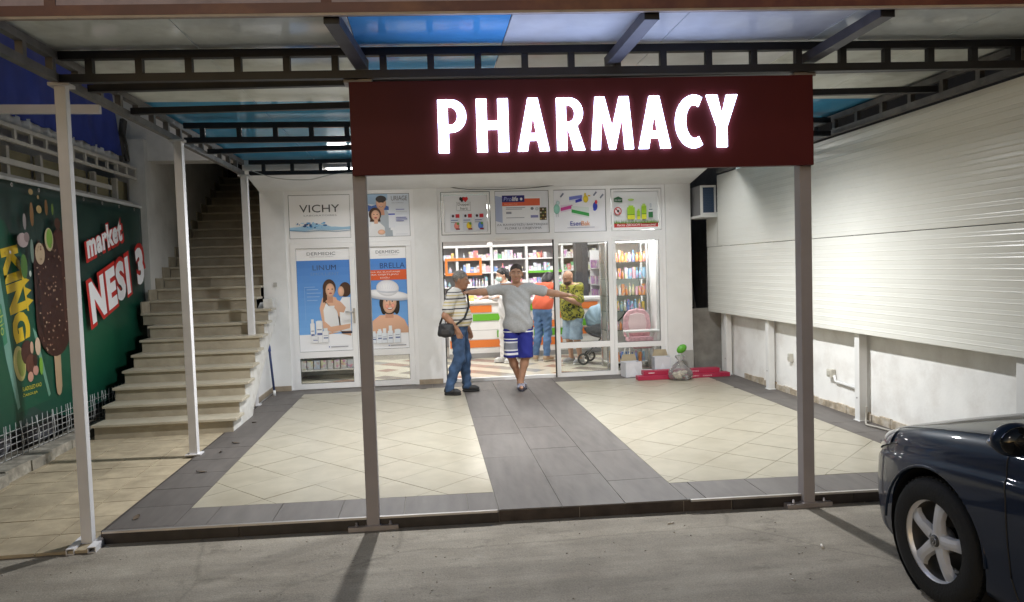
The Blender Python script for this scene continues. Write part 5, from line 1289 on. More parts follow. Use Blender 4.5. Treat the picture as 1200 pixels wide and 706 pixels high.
def nets(D,lo,vox,name):
    S=D<0; n=np.array(D.shape)
    c0=np.zeros(n-1,np.int8)
    for dx in (0,1):
        for dy in (0,1):
            for dz in (0,1): c0+=S[dx:n[0]-1+dx,dy:n[1]-1+dy,dz:n[2]-1+dz]
    act=np.argwhere((c0>0)&(c0<8)); idx=-np.ones(n-1,np.int64); idx[tuple(act.T)]=np.arange(len(act))
    acc=np.zeros((len(act),3)); cnt=np.zeros(len(act))
    cs=[(0,0,0),(1,0,0),(0,1,0),(1,1,0),(0,0,1),(1,0,1),(0,1,1),(1,1,1)]
    for a in range(8):
        for b in range(a+1,8):
            if sum(abs(cs[a][i]-cs[b][i]) for i in range(3))!=1: continue
            A=act+cs[a]; B=act+cs[b]; da=D[tuple(A.T)]; db=D[tuple(B.T)]; mk=(da<0)!=(db<0)
            t=np.where(mk,da/np.where(mk,da-db,1),0)[:,None]; acc+=np.where(mk[:,None],A+(B-A)*t,0); cnt+=mk
    V=lo+vox*acc/np.maximum(cnt,1)[:,None]; F=[]
    for ax in range(3):
        s0=[slice(None)]*3; s1=[slice(None)]*3; s0[ax]=slice(0,-1); s1[ax]=slice(1,None)
        ch=S[tuple(s0)]!=S[tuple(s1)]; e=np.argwhere(ch); o1,o2=[i for i in range(3) if i!=ax]
        ok=(e[:,o1]>0)&(e[:,o2]>0)&(e[:,o1]<n[o1]-1)&(e[:,o2]<n[o2]-1); e=e[ok]
        ins=S[tuple(e.T)]
        q=[]
        for (u,w) in ((-1,-1),(0,-1),(0,0),(-1,0)):
            g=e.copy(); g[:,o1]+=u; g[:,o2]+=w; q.append(idx[tuple(g.T)])
        q=np.stack(q,1); flip=ins if ax!=1 else ~ins
        q=np.where(flip[:,None],q,q[:,::-1]); F.append(q)
    F=np.concatenate(F); F=F[(F>=0).all(1)]
    me=bpy.data.meshes.new(name); me.vertices.add(len(V)); me.vertices.foreach_set('co',V.ravel())
    me.loops.add(F.size); me.loops.foreach_set('vertex_index',F.ravel().astype(np.int32)); me.polygons.add(len(F)); me.polygons.foreach_set('loop_start',np.arange(0,F.size,4,dtype=np.int32))
    me.polygons.foreach_set('use_smooth',np.ones(len(F),bool)); me.update(calc_edges=True); me.validate(); return me
def blob(name,prims,mt,parent,vox=.009,clips=(),noise=None):
    D,lo=field(prims,vox,clips,noise); return obj(name,nets(D,lo,vox,name),parent,mt)
def skin(name,col):
    return mat(name,col,.5,var=.05,vscale=18,spec=.35)
A=lambda *p:np.array(p,float)
def rotz(v,a): v=np.asarray(v,float); cz,sz=math.cos(a),math.sin(a); return np.array([v[0]*cz-v[1]*sz,v[0]*sz+v[1]*cz,v[2]])
def eulM(yaw,pitch=0,roll=0): return np.array(Matrix.Rotation(yaw,3,'Z')@Matrix.Rotation(pitch,3,'X')@Matrix.Rotation(roll,3,'Y'))
def hand_prims(w,d,up,s=1.,side=1,curl=.25,spread=.12):
    """palm and five fingers from wrist w along d; up is the back of the hand; side=+1 puts the thumb on d x up"""
    d=d/np.linalg.norm(d); up=up-d*(up@d); up/=np.linalg.norm(up); sd_=np.cross(d,up)*side; P=[]
    P.append(rcone(w-d*.01,w+d*.05*s,.024*s,.026*s,.015))
    for k,(o,L) in enumerate(((.028,.070),(.0095,.080),(-.0095,.074),(-.027,.058))):
        b=w+d*.078*s+sd_*o*s; dd=d+sd_*spread*(1.5-k)*.35; dd/=np.linalg.norm(dd)
        m_=b+(dd-up*curl*.6)*L*.5*s; e=m_+(dd-up*curl*1.8)/np.linalg.norm(dd-up*curl*1.8)*L*.5*s
        P+=[rcone(w+d*.03*s+sd_*o*.8*s,b,.0125*s,.0115*s,.010),rcone(b,m_,.0105*s,.0095*s,.004),rcone(m_,e,.0095*s,.0082*s,.004)]
    t0=w+d*.022*s+sd_*.022*s; t1=t0+(d*.6+sd_*.8-up*.25)*.042*s; t2=t1+(d*.95+sd_*.2-up*.25)*.034*s
    P+=[rcone(t0,t1,.0145*s,.0115*s,.012),rcone(t1,t2,.011*s,.0092*s,.004)]
    return P
def person(name,label,loc,rz,J,look,group=None):
    """J: joints in the person's own frame, front towards -Y, own right hand towards -X"""
    root=empty('person',loc,rz,label,'person',group)
    b=look.get('bulk',1.); belly=look.get('belly',0.)
    pel,che,nek,hd=[A(*J[k]) for k in ('pelvis','chest','neck','head')]
    HM=eulM(J.get('head_yaw',0),J.get('head_pitch',0),J.get('head_roll',0)); TM=eulM(J.get('twist',0))
    PM=eulM(J.get('pelvis_yaw',0)); hs=look.get('hs',1.)
    H=lambda *p:hd+HM@(A(*p)*hs)
    P=[]
    abd=(pel+che)/2+TM@A(0,-.01,-.01)
    torso=[ellp(pel+A(0,0,.03),A(.165,.115,.13)*A(b,b,1),PM,.05),ellp(abd+TM@A(0,-.02*belly*3,0),A(.150,.108+.05*belly,.17)*A(b,b,1),TM,.05),ellp(che,A(.172,.112,.19)*A(b,b,1),TM,.05)]
    sh_={}
    for s,k in ((-1,'R'),(1,'L')):
        so=A(*J['shoulder_'+k]); sh_[k]=so; torso.append(rcone(che+TM@A(s*.06,0,.13),so,.075,.058,.05))
        torso.append(rcone(nek+A(0,.01,-.03),so+(nek-so)*.25,.045,.045,.05))
    P+=torso
    P+=[rcone(che+A(0,.02,.15),nek,.062,.054,.03),rcone(nek,H(0,.012,-.04),.053,.052,.02)]
    # head
    P+=[ellp(H(0,.012,.035),A(.076,.096,.088)*hs,HM,.03),ellp(H(0,-.022,-.035),A(.062,.070,.075)*hs,HM,.03),ellp(H(0,-.055,-.085),A(.030,.028,.022)*hs,HM,.025),
        rcone(H(0,-.086,.012),H(0,-.108,-.024),.009*hs,.0135*hs,.012),ellp(H(0,-.098,-.030),A(.018,.012,.009)*hs,HM,.008),
        rcone(H(-.045,-.074,.032),H(.045,-.074,.032),.011,.011,.018),ellp(H(0,-.086,-.058),A(.024,.010,.009)*hs,HM,.01)]
    for s in (-1,1):
        P.append(ellp(H(s*.079,.018,-.005),A(.010,.019,.031)*hs,HM,.008)); P.append(ellp(H(s*.040,-.066,-.022),A(.020,.018,.018)*hs,HM,.02))
    arms={}
    for s,k in ((-1,'R'),(1,'L')):
        so,el,wr=sh_[k],A(*J['elbow_'+k]),A(*J['wrist_'+k]); am=look.get('arm',1.)
        P+=[rcone(so,el,.054*am,.042*am,.03),rcone(el,(el*.6+wr*.4),.043*am,.042*am,.02),rcone(el*.6+wr*.4,wr,.041*am,.026*am,.02)]
        hd_=A(*J['hand_'+k]); up=A(*J.get('handup_'+k,(0,0,1))); P+=hand_prims(wr,hd_,up,1.,J.get('thumb_'+k,1),J.get('curl_'+k,.3))
        arms[k]=(so,el,wr)
    legs={}
    for s,k in ((-1,'R'),(1,'L')):
        hp=pel+PM@A(s*.092*b,0,-.02); kn,an=A(*J['knee_'+k]),A(*J['ankle_'+k]); lg=look.get('leg',1.)
        cf=kn*.68+an*.32; back=TM@A(0,.018,0)
        P+=[rcone(hp,kn,.088*lg,.058*lg,.04),rcone(kn,cf+back,.056*lg,.056*lg,.03),rcone(cf+back,an,.053*lg,.036*lg,.03)]
        td=A(*J['toe_'+k]); td=td/np.linalg.norm(td); sole=an[2]-.075
        P+=[rcone(an,A(an[0],an[1],sole+.035)-td*.02,.038,.034,.03),rcone(A(an[0],an[1],sole+.033)-td*.02,A(an[0],an[1],sole+.022)+td*.12,.033,.023,.03),rcone(A(an[0],an[1],sole+.02)+td*.08,A(an[0],an[1],sole+.018)+td*.15,.030,.018,.02)]
        legs[k]=(hp,kn,cf+back,an,td,sole)
    body=blob('body',P,look['skin'],root,look.get('vox',.0075))
    # face details
    mk=lambda n_,mb,mt: mb.build(n_,mt,root)
    rot=Matrix([list(r_) for r_ in HM])
    me_w=mat('eye_white',(.30,.26,.24),.3); me_d=mat('dark_iris',(.03,.02,.015),.2); me_l=mat('lip_tone',(.40,.17,.15),.5)
    if look.get('face',True):
        for s in (-1,1):
            e=mk('eye',MB().ell(H(s*.033,-.081,.010),(.0125*hs,.006*hs,.0052*hs),0,12,8,rot).ell(H(s*.033,-.0865,.010),(.0055,.004,.005),1,10,6,rot),[me_w,me_d])
            mk('eyebrow',MB().tube([tuple(H(s*.016,-.0865,.029)),tuple(H(s*.035,-.088,.034)),tuple(H(s*.052,-.076,.028))],.0034,6),look['hair'])
        if not look.get('mask'):
            w_=.030 if look.get('smile') else .024; u_=.008 if look.get('smile') else 0
            mk('mouth',MB().tube([tuple(H(-w_,-.083,-.056+u_)),tuple(H(-w_*.5,-.0945,-.0595)),tuple(H(0,-.0985,-.061)),tuple(H(w_*.5,-.0945,-.0595)),tuple(H(w_,-.083,-.056+u_))],.0048,6),me_l)
    if look.get('mask'):
        blob('face_mask',[ellp(H(0,-.045,-.045),A(.068,.066,.062)*hs,HM,.02),ellp(H(0,-.09,-.04),A(.026,.03,.03)*hs,HM,.02)],look['mask'],root,.008,clips=[lambda X,Y,Z:(((X-hd[0])*HM[0,2]+(Y-hd[1])*HM[1,2]+(Z-hd[2])*HM[2,2])-.0)])
    # hair
    def hclip(f0,fs):
        def g(X,Y,Z):
            x=X-hd[0];y=Y-hd[1];z=Z-hd[2]; ly=x*HM[0,1]+y*HM[1,1]+z*HM[2,1]; lz=x*HM[0,2]+y*HM[1,2]+z*HM[2,2]
            return (f0-fs*ly-lz)/math.sqrt(1+fs*fs)
        return g
    st=look.get('hairstyle')
    hn=lambda X,Y,Z:.003*np.sin(X*140+Z*60)*np.sin(Y*120+Z*90)
    if st=='short':
        hp_=[ellp(H(0,.016,.042),A(.0795,.0995,.0885)*hs,HM,.03)]
        blob('hair',hp_,look['hair'],root,.007,[hclip(.010,.74)],hn)
    elif st=='long':
        hp_=[ellp(H(0,.016,.040),A(.088,.106,.093)*hs,HM,.03),ellp(H(0,.07,-.03),A(.075,.06,.12)*hs,HM,.04)]
        blob('hair',hp_,look['hair'],root,.007,[hclip(.004,.9)],hn)
        blob('ponytail',[rcone(H(0,.11,.06),H(0,.135,-.04),.035,.042,.03),rcone(H(0,.135,-.04),H(0,.115,-.20),.042,.022,.03)],look['hair'],root,.009,(),hn)
    elif st=='bob':
        hp_=[ellp(H(0,.016,.040),A(.092,.108,.095)*hs,HM,.03),ellp(H(0,.05,-.04),A(.098,.085,.12)*hs,HM,.04)]
        blob('hair',hp_,look['hair'],root,.008,[hclip(-.02,1.0)],hn)
    # clothes
    t=look['top']; inf=t.get('ease',.016)
    def inflate(p,e):
        if p[0]=='c': return ('c',p[1],p[2],p[3]+e,p[4]+e,p[5])
        return ('e',p[1],p[2]+e,p[3],p[4])
    TP=[inflate(p,inf) for p in torso]
    hem=t['hem']; hz=[]
    TP.append(ellp(A(pel[0],pel[1]-.01,hem+.10),A(.178*b+inf,.128*b+inf+.03*belly,.16),TM,.06))
    for k in ('R','L'):
        so,el,wr=arms[k]; L=t.get('sleeve',.6)
        if L<=0: continue
        if L<=1: TP.append(rcone(so,so+(el-so)*L,.066,.064+t.get('flare',.006),.03))
        else: TP+=[rcone(so,el,.064,.056,.03),rcone(el,el+(wr-el)*(L-1),.056,.044,.02)]
    na=nek+A(0,-.028,-.045); nb_=H(0,.012,-.03); nd=nb_-na
    def neckhole(X,Y,Z):
        tt=np.clip(((X-na[0])*nd[0]+(Y-na[1])*nd[1]+(Z-na[2])*nd[2])/(nd@nd),0,1)
        return .058+t.get('neck',0.)-np.sqrt((X-na[0]-tt*nd[0])**2+(Y-na[1]-tt*nd[1])**2+(Z-na[2]-tt*nd[2])**2)
    cl=[lambda X,Y,Z:hem+.006*np.sin(X*14+Y*9)-Z,lambda X,Y,Z:Z-(nek[2]+.012+t.get('collar',.0)+.35*(Y-nek[1])),neckhole]
    fold=lambda X,Y,Z:.0055*np.sin(Z*34+X*22+2.4*np.sin(X*9+Z*5))*np.sin(Y*18+X*11+Z*7)+.0035*np.sin(X*48+Z*31+1.5*np.sin(Z*17))*np.clip(1.35-Z,0.2,1)
    top=blob('top',TP,t['mat'],root,.009,cl,fold); top.name=t.get('name','shirt')
    bt=look['bottom']; e=bt.get('ease',.014)
    BP=[ellp(pel+A(0,0,.03),A(.165*b+e,.115*b+e,.13+e),PM,.05)]
    for k in ('R','L'):
        hp,kn,cf,an,td,sole=legs[k]; lg=look.get('leg',1.)
        if bt['len']=='short':
            BP.append(rcone(hp,kn,.095*lg+e,.080*lg+e+bt.get('flare',.01),.03)); BP.append(rcone(kn,kn+(an-kn)*.12,.078*lg+e+bt.get('flare',.01),.076*lg+e+bt.get('flare',.01),.02))
        else:
            q=an+A(0,0,-.02); BP+=[rcone(hp,kn,.090*lg+e,.064*lg+e,.03),rcone(kn,cf,.062*lg+e,.060*lg+e,.03),rcone(cf,q,.060*lg+e,.052+e*.6,.03)]
    wz=pel[2]+.13
    cl=[lambda X,Y,Z:Z-(wz),lambda X,Y,Z:bt['hem']-Z]
    fold2=lambda X,Y,Z:.006*np.sin(Z*48+X*26+2.5*np.sin(Y*17+Z*9))*np.sin(X*19+Z*6+Y*13)+.003*np.sin(Z*90+Y*40)*np.clip(.5-Z,0,.4)*2
    bo=blob('bottom',BP,bt['mat'],root,.009,cl,fold2); bo.name=bt.get('name','trousers')
    # shoes
    for k in ('R','L'):
        hp,kn,cf,an,td,sole=legs[k]; a=A(an[0],an[1],sole); sm=look['shoe']
        if look.get('slides'):
            sb=MB(); n=14; px_=np.array([-td[1],td[0],0]); pts=[]
            for i in range(n):
                q=2*math.pi*i/n; l=.135*math.cos(q); w=.047*math.sin(q)*(1+.12*math.cos(q)); pts.append(tuple((a+td*(.075+l)+px_*w)[:2]))
            sb.prism(pts,sole-.018,sole+.004); so_=sb.build('slide_sole',look['sole'],root)
            blob('slide_strap',[rcone(a+td*.06+A(0,0,.05)-px_*.03,a+td*.06+A(0,0,.05)+px_*.03,.022,.022,.02),rcone(a+td*.10+A(0,0,.035)-px_*.035,a+td*.10+A(0,0,.035)+px_*.035,.022,.022,.02),rcone(a+td*.08-px_*.048+A(0,0,.008),a+td*.08+px_*.048+A(0,0,.008),.016,.016,.02)],sm,root,.007)
        else:
            zs=sole
            blob('shoe',[rcone(a+A(0,0,.05)-td*.025,a+A(0,0,.04)+td*.02,.040,.040,.03),rcone(a+A(0,0,.03)-td*.03,a+A(0,0,.026)+td*.10,.037,.034,.03),rcone(a+A(0,0,.028)+td*.10,a+A(0,0,.022)+td*.145,.034,.024,.03)],sm,root,.008,[lambda X,Y,Z:(zs-.012)-Z])
            blob('shoe_sole',[rcone(a-td*.03+A(0,0,-.0),a+td*.10,.040,.038,.03),rcone(a+td*.09,a+td*.15,.038,.026,.02)],look['sole'],root,.008,[lambda X,Y,Z:Z-(zs+.004),lambda X,Y,Z:(zs-.022)-Z])
    return root
def stripes_mat(name,bands,base,period=None,axis='Z'):
    """garment with horizontal bands: list of (z0, z1, colour) in the garment's own height"""
    M=bpy.data.materials.new(name); M.use_nodes=True; nt=M.node_tree; b=nt.nodes['Principled BSDF']; b.inputs['Roughness'].default_value=.85
    tc=nt.nodes.new('ShaderNodeTexCoord'); sp=nt.nodes.new('ShaderNodeSeparateXYZ'); nt.links.new(tc.outputs['Object'],sp.inputs[0])
    src=sp.outputs[axis]; last=None; colr=(*base,1)
    for z0,z1,k in bands:
        g1=nt.nodes.new('ShaderNodeMath'); g1.operation='GREATER_THAN'; g1.inputs[1].default_value=z0; nt.links.new(src,g1.inputs[0])
        g2=nt.nodes.new('ShaderNodeMath'); g2.operation='LESS_THAN'; g2.inputs[1].default_value=z1; nt.links.new(src,g2.inputs[0])
        mu=nt.nodes.new('ShaderNodeMath'); mu.operation='MULTIPLY'; nt.links.new(g1.outputs[0],mu.inputs[0]); nt.links.new(g2.outputs[0],mu.inputs[1])
        mx=nt.nodes.new('ShaderNodeMixRGB'); nt.links.new(mu.outputs[0],mx.inputs[0]); mx.inputs[2].default_value=(*k,1)
        if last is None: mx.inputs[1].default_value=colr
        else: nt.links.new(last,mx.inputs[1])
        last=mx.outputs[0]
    nt.links.new(last,b.inputs['Base Color']); return M,nt,b
sk_tan=skin('tanned_skin',(.42,.235,.155)); sk_lt=skin('light_skin',(.50,.31,.225)); sk_br=skin('sunburnt_skin',(.36,.19,.12))
h_dk=mat('dark_brown_hair',(.035,.024,.02),.6,var=.3,vscale=60); h_gr=mat('grey_hair',(.20,.185,.17),.7,var=.4,vscale=50); h_bk=mat('black_hair',(.012,.011,.012),.5,var=.3,vscale=60)
jeans=mat('blue_denim',(.034,.070,.145),.85,var=.4,vscale=9,bump=.15,bscale=60); jeans2=mat('mid_blue_denim',(.10,.19,.36),.85,var=.25,vscale=8)
# ---- man in the grey T-shirt, arms spread wide, walking towards the camera
m_tee=mat('heather_grey_jersey',(.40,.41,.425),.9,var=.10,vscale=60)
m_sh,nt,bs=stripes_mat('royal_blue_swim_shorts',[(.80,.815,(.7,.7,.72))],(.012,.018,.20))
# left-hand leg panel carries grey and white bands
spx=nt.nodes.new('ShaderNodeTexCoord'); se=nt.nodes.new('ShaderNodeSeparateXYZ'); nt.links.new(spx.outputs['Object'],se.inputs[0])
last=bs.inputs['Base Color'].links[0].from_socket
for z0,z1,k in ((.49,.52,(.7,.7,.72)),(.545,.565,(.7,.7,.72)),(.565,.655,(.22,.23,.27)),(.655,.675,(.7,.7,.72)),(.70,.715,(.7,.7,.72))):
    ms=[]
    for op,val,ch in (('GREATER_THAN',z0,'Z'),('LESS_THAN',z1,'Z'),('LESS_THAN',-.015,'X')):
        g=nt.nodes.new('ShaderNodeMath'); g.operation=op; g.inputs[1].default_value=val; nt.links.new(se.outputs[ch],g.inputs[0]); ms.append(g)
    u1=nt.nodes.new('ShaderNodeMath'); u1.operation='MULTIPLY'; nt.links.new(ms[0].outputs[0],u1.inputs[0]); nt.links.new(ms[1].outputs[0],u1.inputs[1])
    u2=nt.nodes.new('ShaderNodeMath'); u2.operation='MULTIPLY'; nt.links.new(u1.outputs[0],u2.inputs[0]); nt.links.new(ms[2].outputs[0],u2.inputs[1])
    mx=nt.nodes.new('ShaderNodeMixRGB'); nt.links.new(u2.outputs[0],mx.inputs[0]); nt.links.new(last,mx.inputs[1]); mx.inputs[2].default_value=(*k,1); last=mx.outputs[0]
nt.links.new(last,bs.inputs['Base Color'])
person('person','man in grey T-shirt and blue swim shorts spreading both arms in the doorway',(1.20,9.95,.0),0,dict(
 pelvis=(.01,.02,.90),chest=(.0,.0,1.24),neck=(0,-.005,1.455),head=(.0,-.03,1.60),head_yaw=R(-8),head_roll=R(3),
 shoulder_R=(-.205,0,1.40),elbow_R=(-.45,-.02,1.365),wrist_R=(-.655,-.06,1.37),hand_R=(-1,-.1,-.02),handup_R=(0,.1,1),thumb_R=-1,
 shoulder_L=(.205,0,1.39),elbow_L=(.46,-.02,1.325),wrist_L=(.69,-.05,1.285),hand_L=(1,-.15,-.05),handup_L=(0,.1,1),thumb_L=1,
 knee_R=(-.105,-.02,.475),ankle_R=(.03,.13,.095),toe_R=(.25,-1,0),
 knee_L=(.095,-.09,.48),ankle_L=(.015,-.03,.095),toe_L=(-.05,-1,0)),
 dict(skin=sk_tan,hair=h_dk,hairstyle='short',smile=True,bulk=1.04,belly=.4,arm=1.12,leg=1.04,hs=1.10,vox=.0072,top=dict(mat=m_tee,hem=.80,sleeve=.62,flare=.012,name='t_shirt',ease=.02),
  bottom=dict(mat=m_sh,len='short',hem=.452,flare=.004,ease=.010,name='swim_shorts'),slides=True,shoe=mat('striped_slide_strap',(.25,.26,.33),.5,var=.9,vscale=30),sole=mat('dark_slide_sole',(.03,.03,.045),.6)))
# ---- man in the striped polo shirt with a shoulder bag, hand in pocket
WH=(.62,.60,.56); DK=(.03,.03,.045); YL=(.52,.44,.24)
bands=[]
for z,k,w in ((1.30,DK,.018),(1.255,YL,.022),(1.215,YL,.016),(1.165,DK,.016),(1.11,YL,.022),(1.07,YL,.016),(1.015,DK,.018),(.97,YL,.03),(.925,YL,.02),(1.345,YL,.016),(1.385,DK,.012)): bands.append((z-w/2,z+w/2,k))
m_polo,_,_=stripes_mat('striped_polo_cotton',bands,WH)
polo=person('person','grey haired man in striped polo and jeans with a black shoulder bag',(.38,9.86,0),R(78),dict(
 pelvis=(0,.0,.90),chest=(.0,.015,1.20),neck=(0,-.01,1.40),head=(.0,-.055,1.535),head_yaw=R(4),head_pitch=R(6),
 shoulder_R=(-.195,.03,1.35),elbow_R=(-.26,.13,1.08),wrist_R=(-.215,-.01,.905),hand_R=(.12,-.35,-.9),handup_R=(-1,0,0),thumb_R=1,
 shoulder_L=(.195,.01,1.35),elbow_L=(.25,.03,1.06),wrist_L=(.25,-.10,.86),hand_L=(0,-.2,-1),handup_L=(1,0,0),thumb_L=-1,
 knee_R=(-.13,-.02,.48),ankle_R=(-.16,.13,.10),toe_R=(-.15,-1,0),
 knee_L=(.10,-.07,.485),ankle_L=(.10,-.075,.10),toe_L=(.1,-1,0)),
 dict(skin=sk_br,hair=h_gr,hairstyle='short',hs=1.06,bulk=1.04,belly=.35,arm=1.05,top=dict(mat=m_polo,hem=.925,sleeve=.68,flare=.014,name='polo_shirt',ease=.02,collar=.03),
  bottom=dict(mat=jeans,len='long',hem=.045,name='jeans',ease=.012),shoe=mat('black_shoe_leather',(.02,.02,.022),.6),sole=mat('black_shoe_sole',(.012,.012,.012),.7)))
blob('belt',[ellp((0,0,.955),A(.188,.140,.06),None,.02)],mat('black_belt',(.015,.015,.015),.5),polo,.008,[lambda X,Y,Z:Z-.952,lambda X,Y,Z:.918-Z])
bag=empty('shoulder_bag',(.38,9.86,0),R(78),'black shoulder bag hanging at the striped polo man hip on a strap','bag')
m_bag=mat('black_bag_nylon',(.018,.018,.02),.6,var=.3,vscale=12)
blob('pouch',[ellp((-.285,.12,.885),(.052,.105,.085),None,.04),rcone((-.285,.05,.845),(-.285,.19,.845),.042,.042,.04),rcone((-.28,.05,.945),(-.28,.18,.945),.03,.03,.04)],m_bag,bag,.008,(),lambda X,Y,Z:.004*np.sin(Y*60)*np.sin(Z*45))
MB().box((-.342,.07,.84),(-.332,.17,.90)).build('front_pocket',mat('black_bag_pocket',(.03,.03,.032),.5),bag,bevel=.004)
MB().tube([(-.29,.20,.965),(-.245,.15,1.10),(-.20,.135,1.25),(-.08,.12,1.40),(.08,.09,1.455)],.013,6).build('strap',m_bag,bag)
MB().tube([(-.27,-.02,.96),(-.19,-.12,1.04),(-.06,-.160,1.18),(.07,-.125,1.36),(.115,-.02,1.452)],.015,6).build('strap',m_bag,bag)
# ---- pharmacist in white behind him
m_wc=mat('white_uniform',(.70,.70,.71),.8,var=.04)
person('person','dark haired woman in white uniform and face mask behind the grey T-shirt man',(1.36,12.78,0),R(-80),dict(
 pelvis=(0,.0,.92),chest=(0,-.02,1.22),neck=(0,-.04,1.42),head=(0,-.075,1.555),head_pitch=R(10),
 shoulder_R=(-.18,-.02,1.37),elbow_R=(-.24,-.12,1.14),wrist_R=(-.20,-.30,1.17),hand_R=(.05,-1,-.1),
 shoulder_L=(.18,-.02,1.37),elbow_L=(.22,-.10,1.12),wrist_L=(.16,-.16,1.18),hand_L=(-.1,-1,-.05),
 knee_R=(-.09,-.06,.50),ankle_R=(-.10,-.06,.10),toe_R=(-.1,-1,0),knee_L=(.09,.0,.50),ankle_L=(.10,.06,.10),toe_L=(.1,-1,0)),
 dict(skin=sk_lt,hair=h_bk,hairstyle='long',bulk=.93,arm=.88,mask=mat('pale_green_mask',(.45,.62,.60),.8),top=dict(mat=m_wc,hem=.80,sleeve=1.75,name='tunic'),bottom=dict(mat=m_wc,len='long',hem=.05,name='trousers'),shoe=mat('white_trainer',(.7,.7,.7),.6),sole=mat('white_rubber_sole',(.65,.65,.65),.6),vox=.009))
# ---- woman in orange at the counter
person('person','woman in orange top and blue jeans leaning over the counter',(2.0,12.82,0),R(138),dict(
 pelvis=(0,.0,.90),chest=(0,-.10,1.18),neck=(0,-.19,1.36),head=(.02,-.27,1.45),head_pitch=R(32),
 shoulder_R=(-.175,-.14,1.32),elbow_R=(-.24,-.28,1.10),wrist_R=(-.18,-.46,1.12),hand_R=(.2,-1,0),
 shoulder_L=(.175,-.14,1.32),elbow_L=(.24,-.27,1.10),wrist_L=(.16,-.46,1.12),hand_L=(-.2,-1,0),
 knee_R=(-.085,-.03,.49),ankle_R=(-.10,.05,.10),toe_R=(-.35,-1,0),knee_L=(.085,-.0,.49),ankle_L=(.13,.06,.10),toe_L=(.5,-1,0)),
 dict(skin=sk_tan,hair=h_bk,hairstyle='bob',bulk=1.0,arm=.9,top=dict(mat=mat('coral_orange_jersey',(.62,.12,.06),.85,var=.06,vscale=10),hem=.93,sleeve=.12,name='top'),bottom=dict(mat=jeans2,len='long',hem=.10,name='jeans',ease=.008),shoe=mat('beige_shoe',(.42,.30,.20),.6),sole=mat('cream_sole',(.55,.5,.42),.6),vox=.009))
# ---- bald man in the yellow and black shirt looking at a phone
m_hw=bpy.data.materials.new('yellow_black_print_shirt'); m_hw.use_nodes=True; nt=m_hw.node_tree; bs=nt.nodes['Principled BSDF']; bs.inputs['Roughness'].default_value=.8
tc=nt.nodes.new('ShaderNodeTexCoord'); vo=nt.nodes.new('ShaderNodeTexNoise'); vo.inputs['Scale'].default_value=17; vo.inputs['Detail'].default_value=2.5; vo.inputs['Distortion'].default_value=1.2; nt.links.new(tc.outputs['Object'],vo.inputs['Vector'])
rp=nt.nodes.new('ShaderNodeValToRGB'); rp.color_ramp.interpolation='CONSTANT'; rp.color_ramp.elements[0].color=(.36,.34,.05,1); rp.color_ramp.elements[1].position=.53; rp.color_ramp.elements[1].color=(.03,.035,.015,1)
e_=rp.color_ramp.elements.new(.66); e_.color=(.35,.38,.06,1); nt.links.new(vo.outputs[0],rp.inputs[0]); nt.links.new(rp.outputs[0],bs.inputs['Base Color'])
bald=person('person','bald bearded man in yellow and black shirt reading a phone behind the glass door',(2.44,12.25,0),R(-62),dict(
 pelvis=(0,.0,.86),chest=(0,.0,1.17),neck=(0,-.04,1.36),head=(0,-.085,1.475),head_pitch=R(20),
 shoulder_R=(-.195,0,1.32),elbow_R=(-.25,-.08,1.06),wrist_R=(-.13,-.28,1.14),hand_R=(.35,-.8,.4),curl_R=.9,
 shoulder_L=(.195,0,1.32),elbow_L=(.25,-.06,1.05),wrist_L=(.10,-.29,1.16),hand_L=(-.45,-.8,.4),curl_L=.9,
 knee_R=(-.10,-.03,.46),ankle_R=(-.11,.03,.10),toe_R=(-.15,-1,0),knee_L=(.10,-.02,.46),ankle_L=(.11,.05,.10),toe_L=(.15,-1,0)),
 dict(skin=sk_tan,hair=h_dk,hairstyle=None,bulk=1.1,belly=.7,top=dict(mat=m_hw,hem=.76,sleeve=.75,flare=.02,name='shirt',ease=.024),bottom=dict(mat=mat('pale_denim',(.28,.37,.47),.85,var=.2,vscale=10),len='short',hem=.43,flare=.012,name='denim_shorts'),shoe=mat('grey_canvas_shoe',(.3,.3,.32),.8),sole=mat('white_rubber_sole'),vox=.009))
hd=A(0,-.085,1.475); 
blob('beard',[ellp(hd+eulM(0,R(20))@A(0,-.035,-.062),A(.068,.066,.052),eulM(0,R(20)),.02)],mat('dark_stubble',(.09,.06,.045),.8),bald,.008,[lambda X,Y,Z:Z-(1.445-.35*(Y+.1))])
ph=empty('mobile_phone',(2.44,12.25,0),R(-62),'black mobile phone held up by the bald man','phone')
MB().box((-.038,-.005,-.08),(.038,.005,.08)).build('phone_body',mat('black_phone_glass',(.01,.01,.012),.15),ph,loc=(-.01,-.405,1.24),rot=(R(-35),0,0),bevel=.003)

# cloth body of the stroller: soft hood and cot
blob('hood',[ellp((-.04,0,.78),(.27,.22,.24),None,.03)],m_sb,stroller,.012,[lambda X,Y,Z:(.70+.35*X)-Z,lambda X,Y,Z:(X-.16)-.25*(Z-.8)],lambda X,Y,Z:.006*np.sin(np.arctan2(Z-.7,X+.04)*11))
blob('carry_cot',[ellp((.05,0,.62),(.36,.21,.19),None,.04),ellp((-.1,0,.66),(.24,.215,.19),None,.04)],m_sg,stroller,.012,[lambda X,Y,Z:Z-(.715+.30*X)])
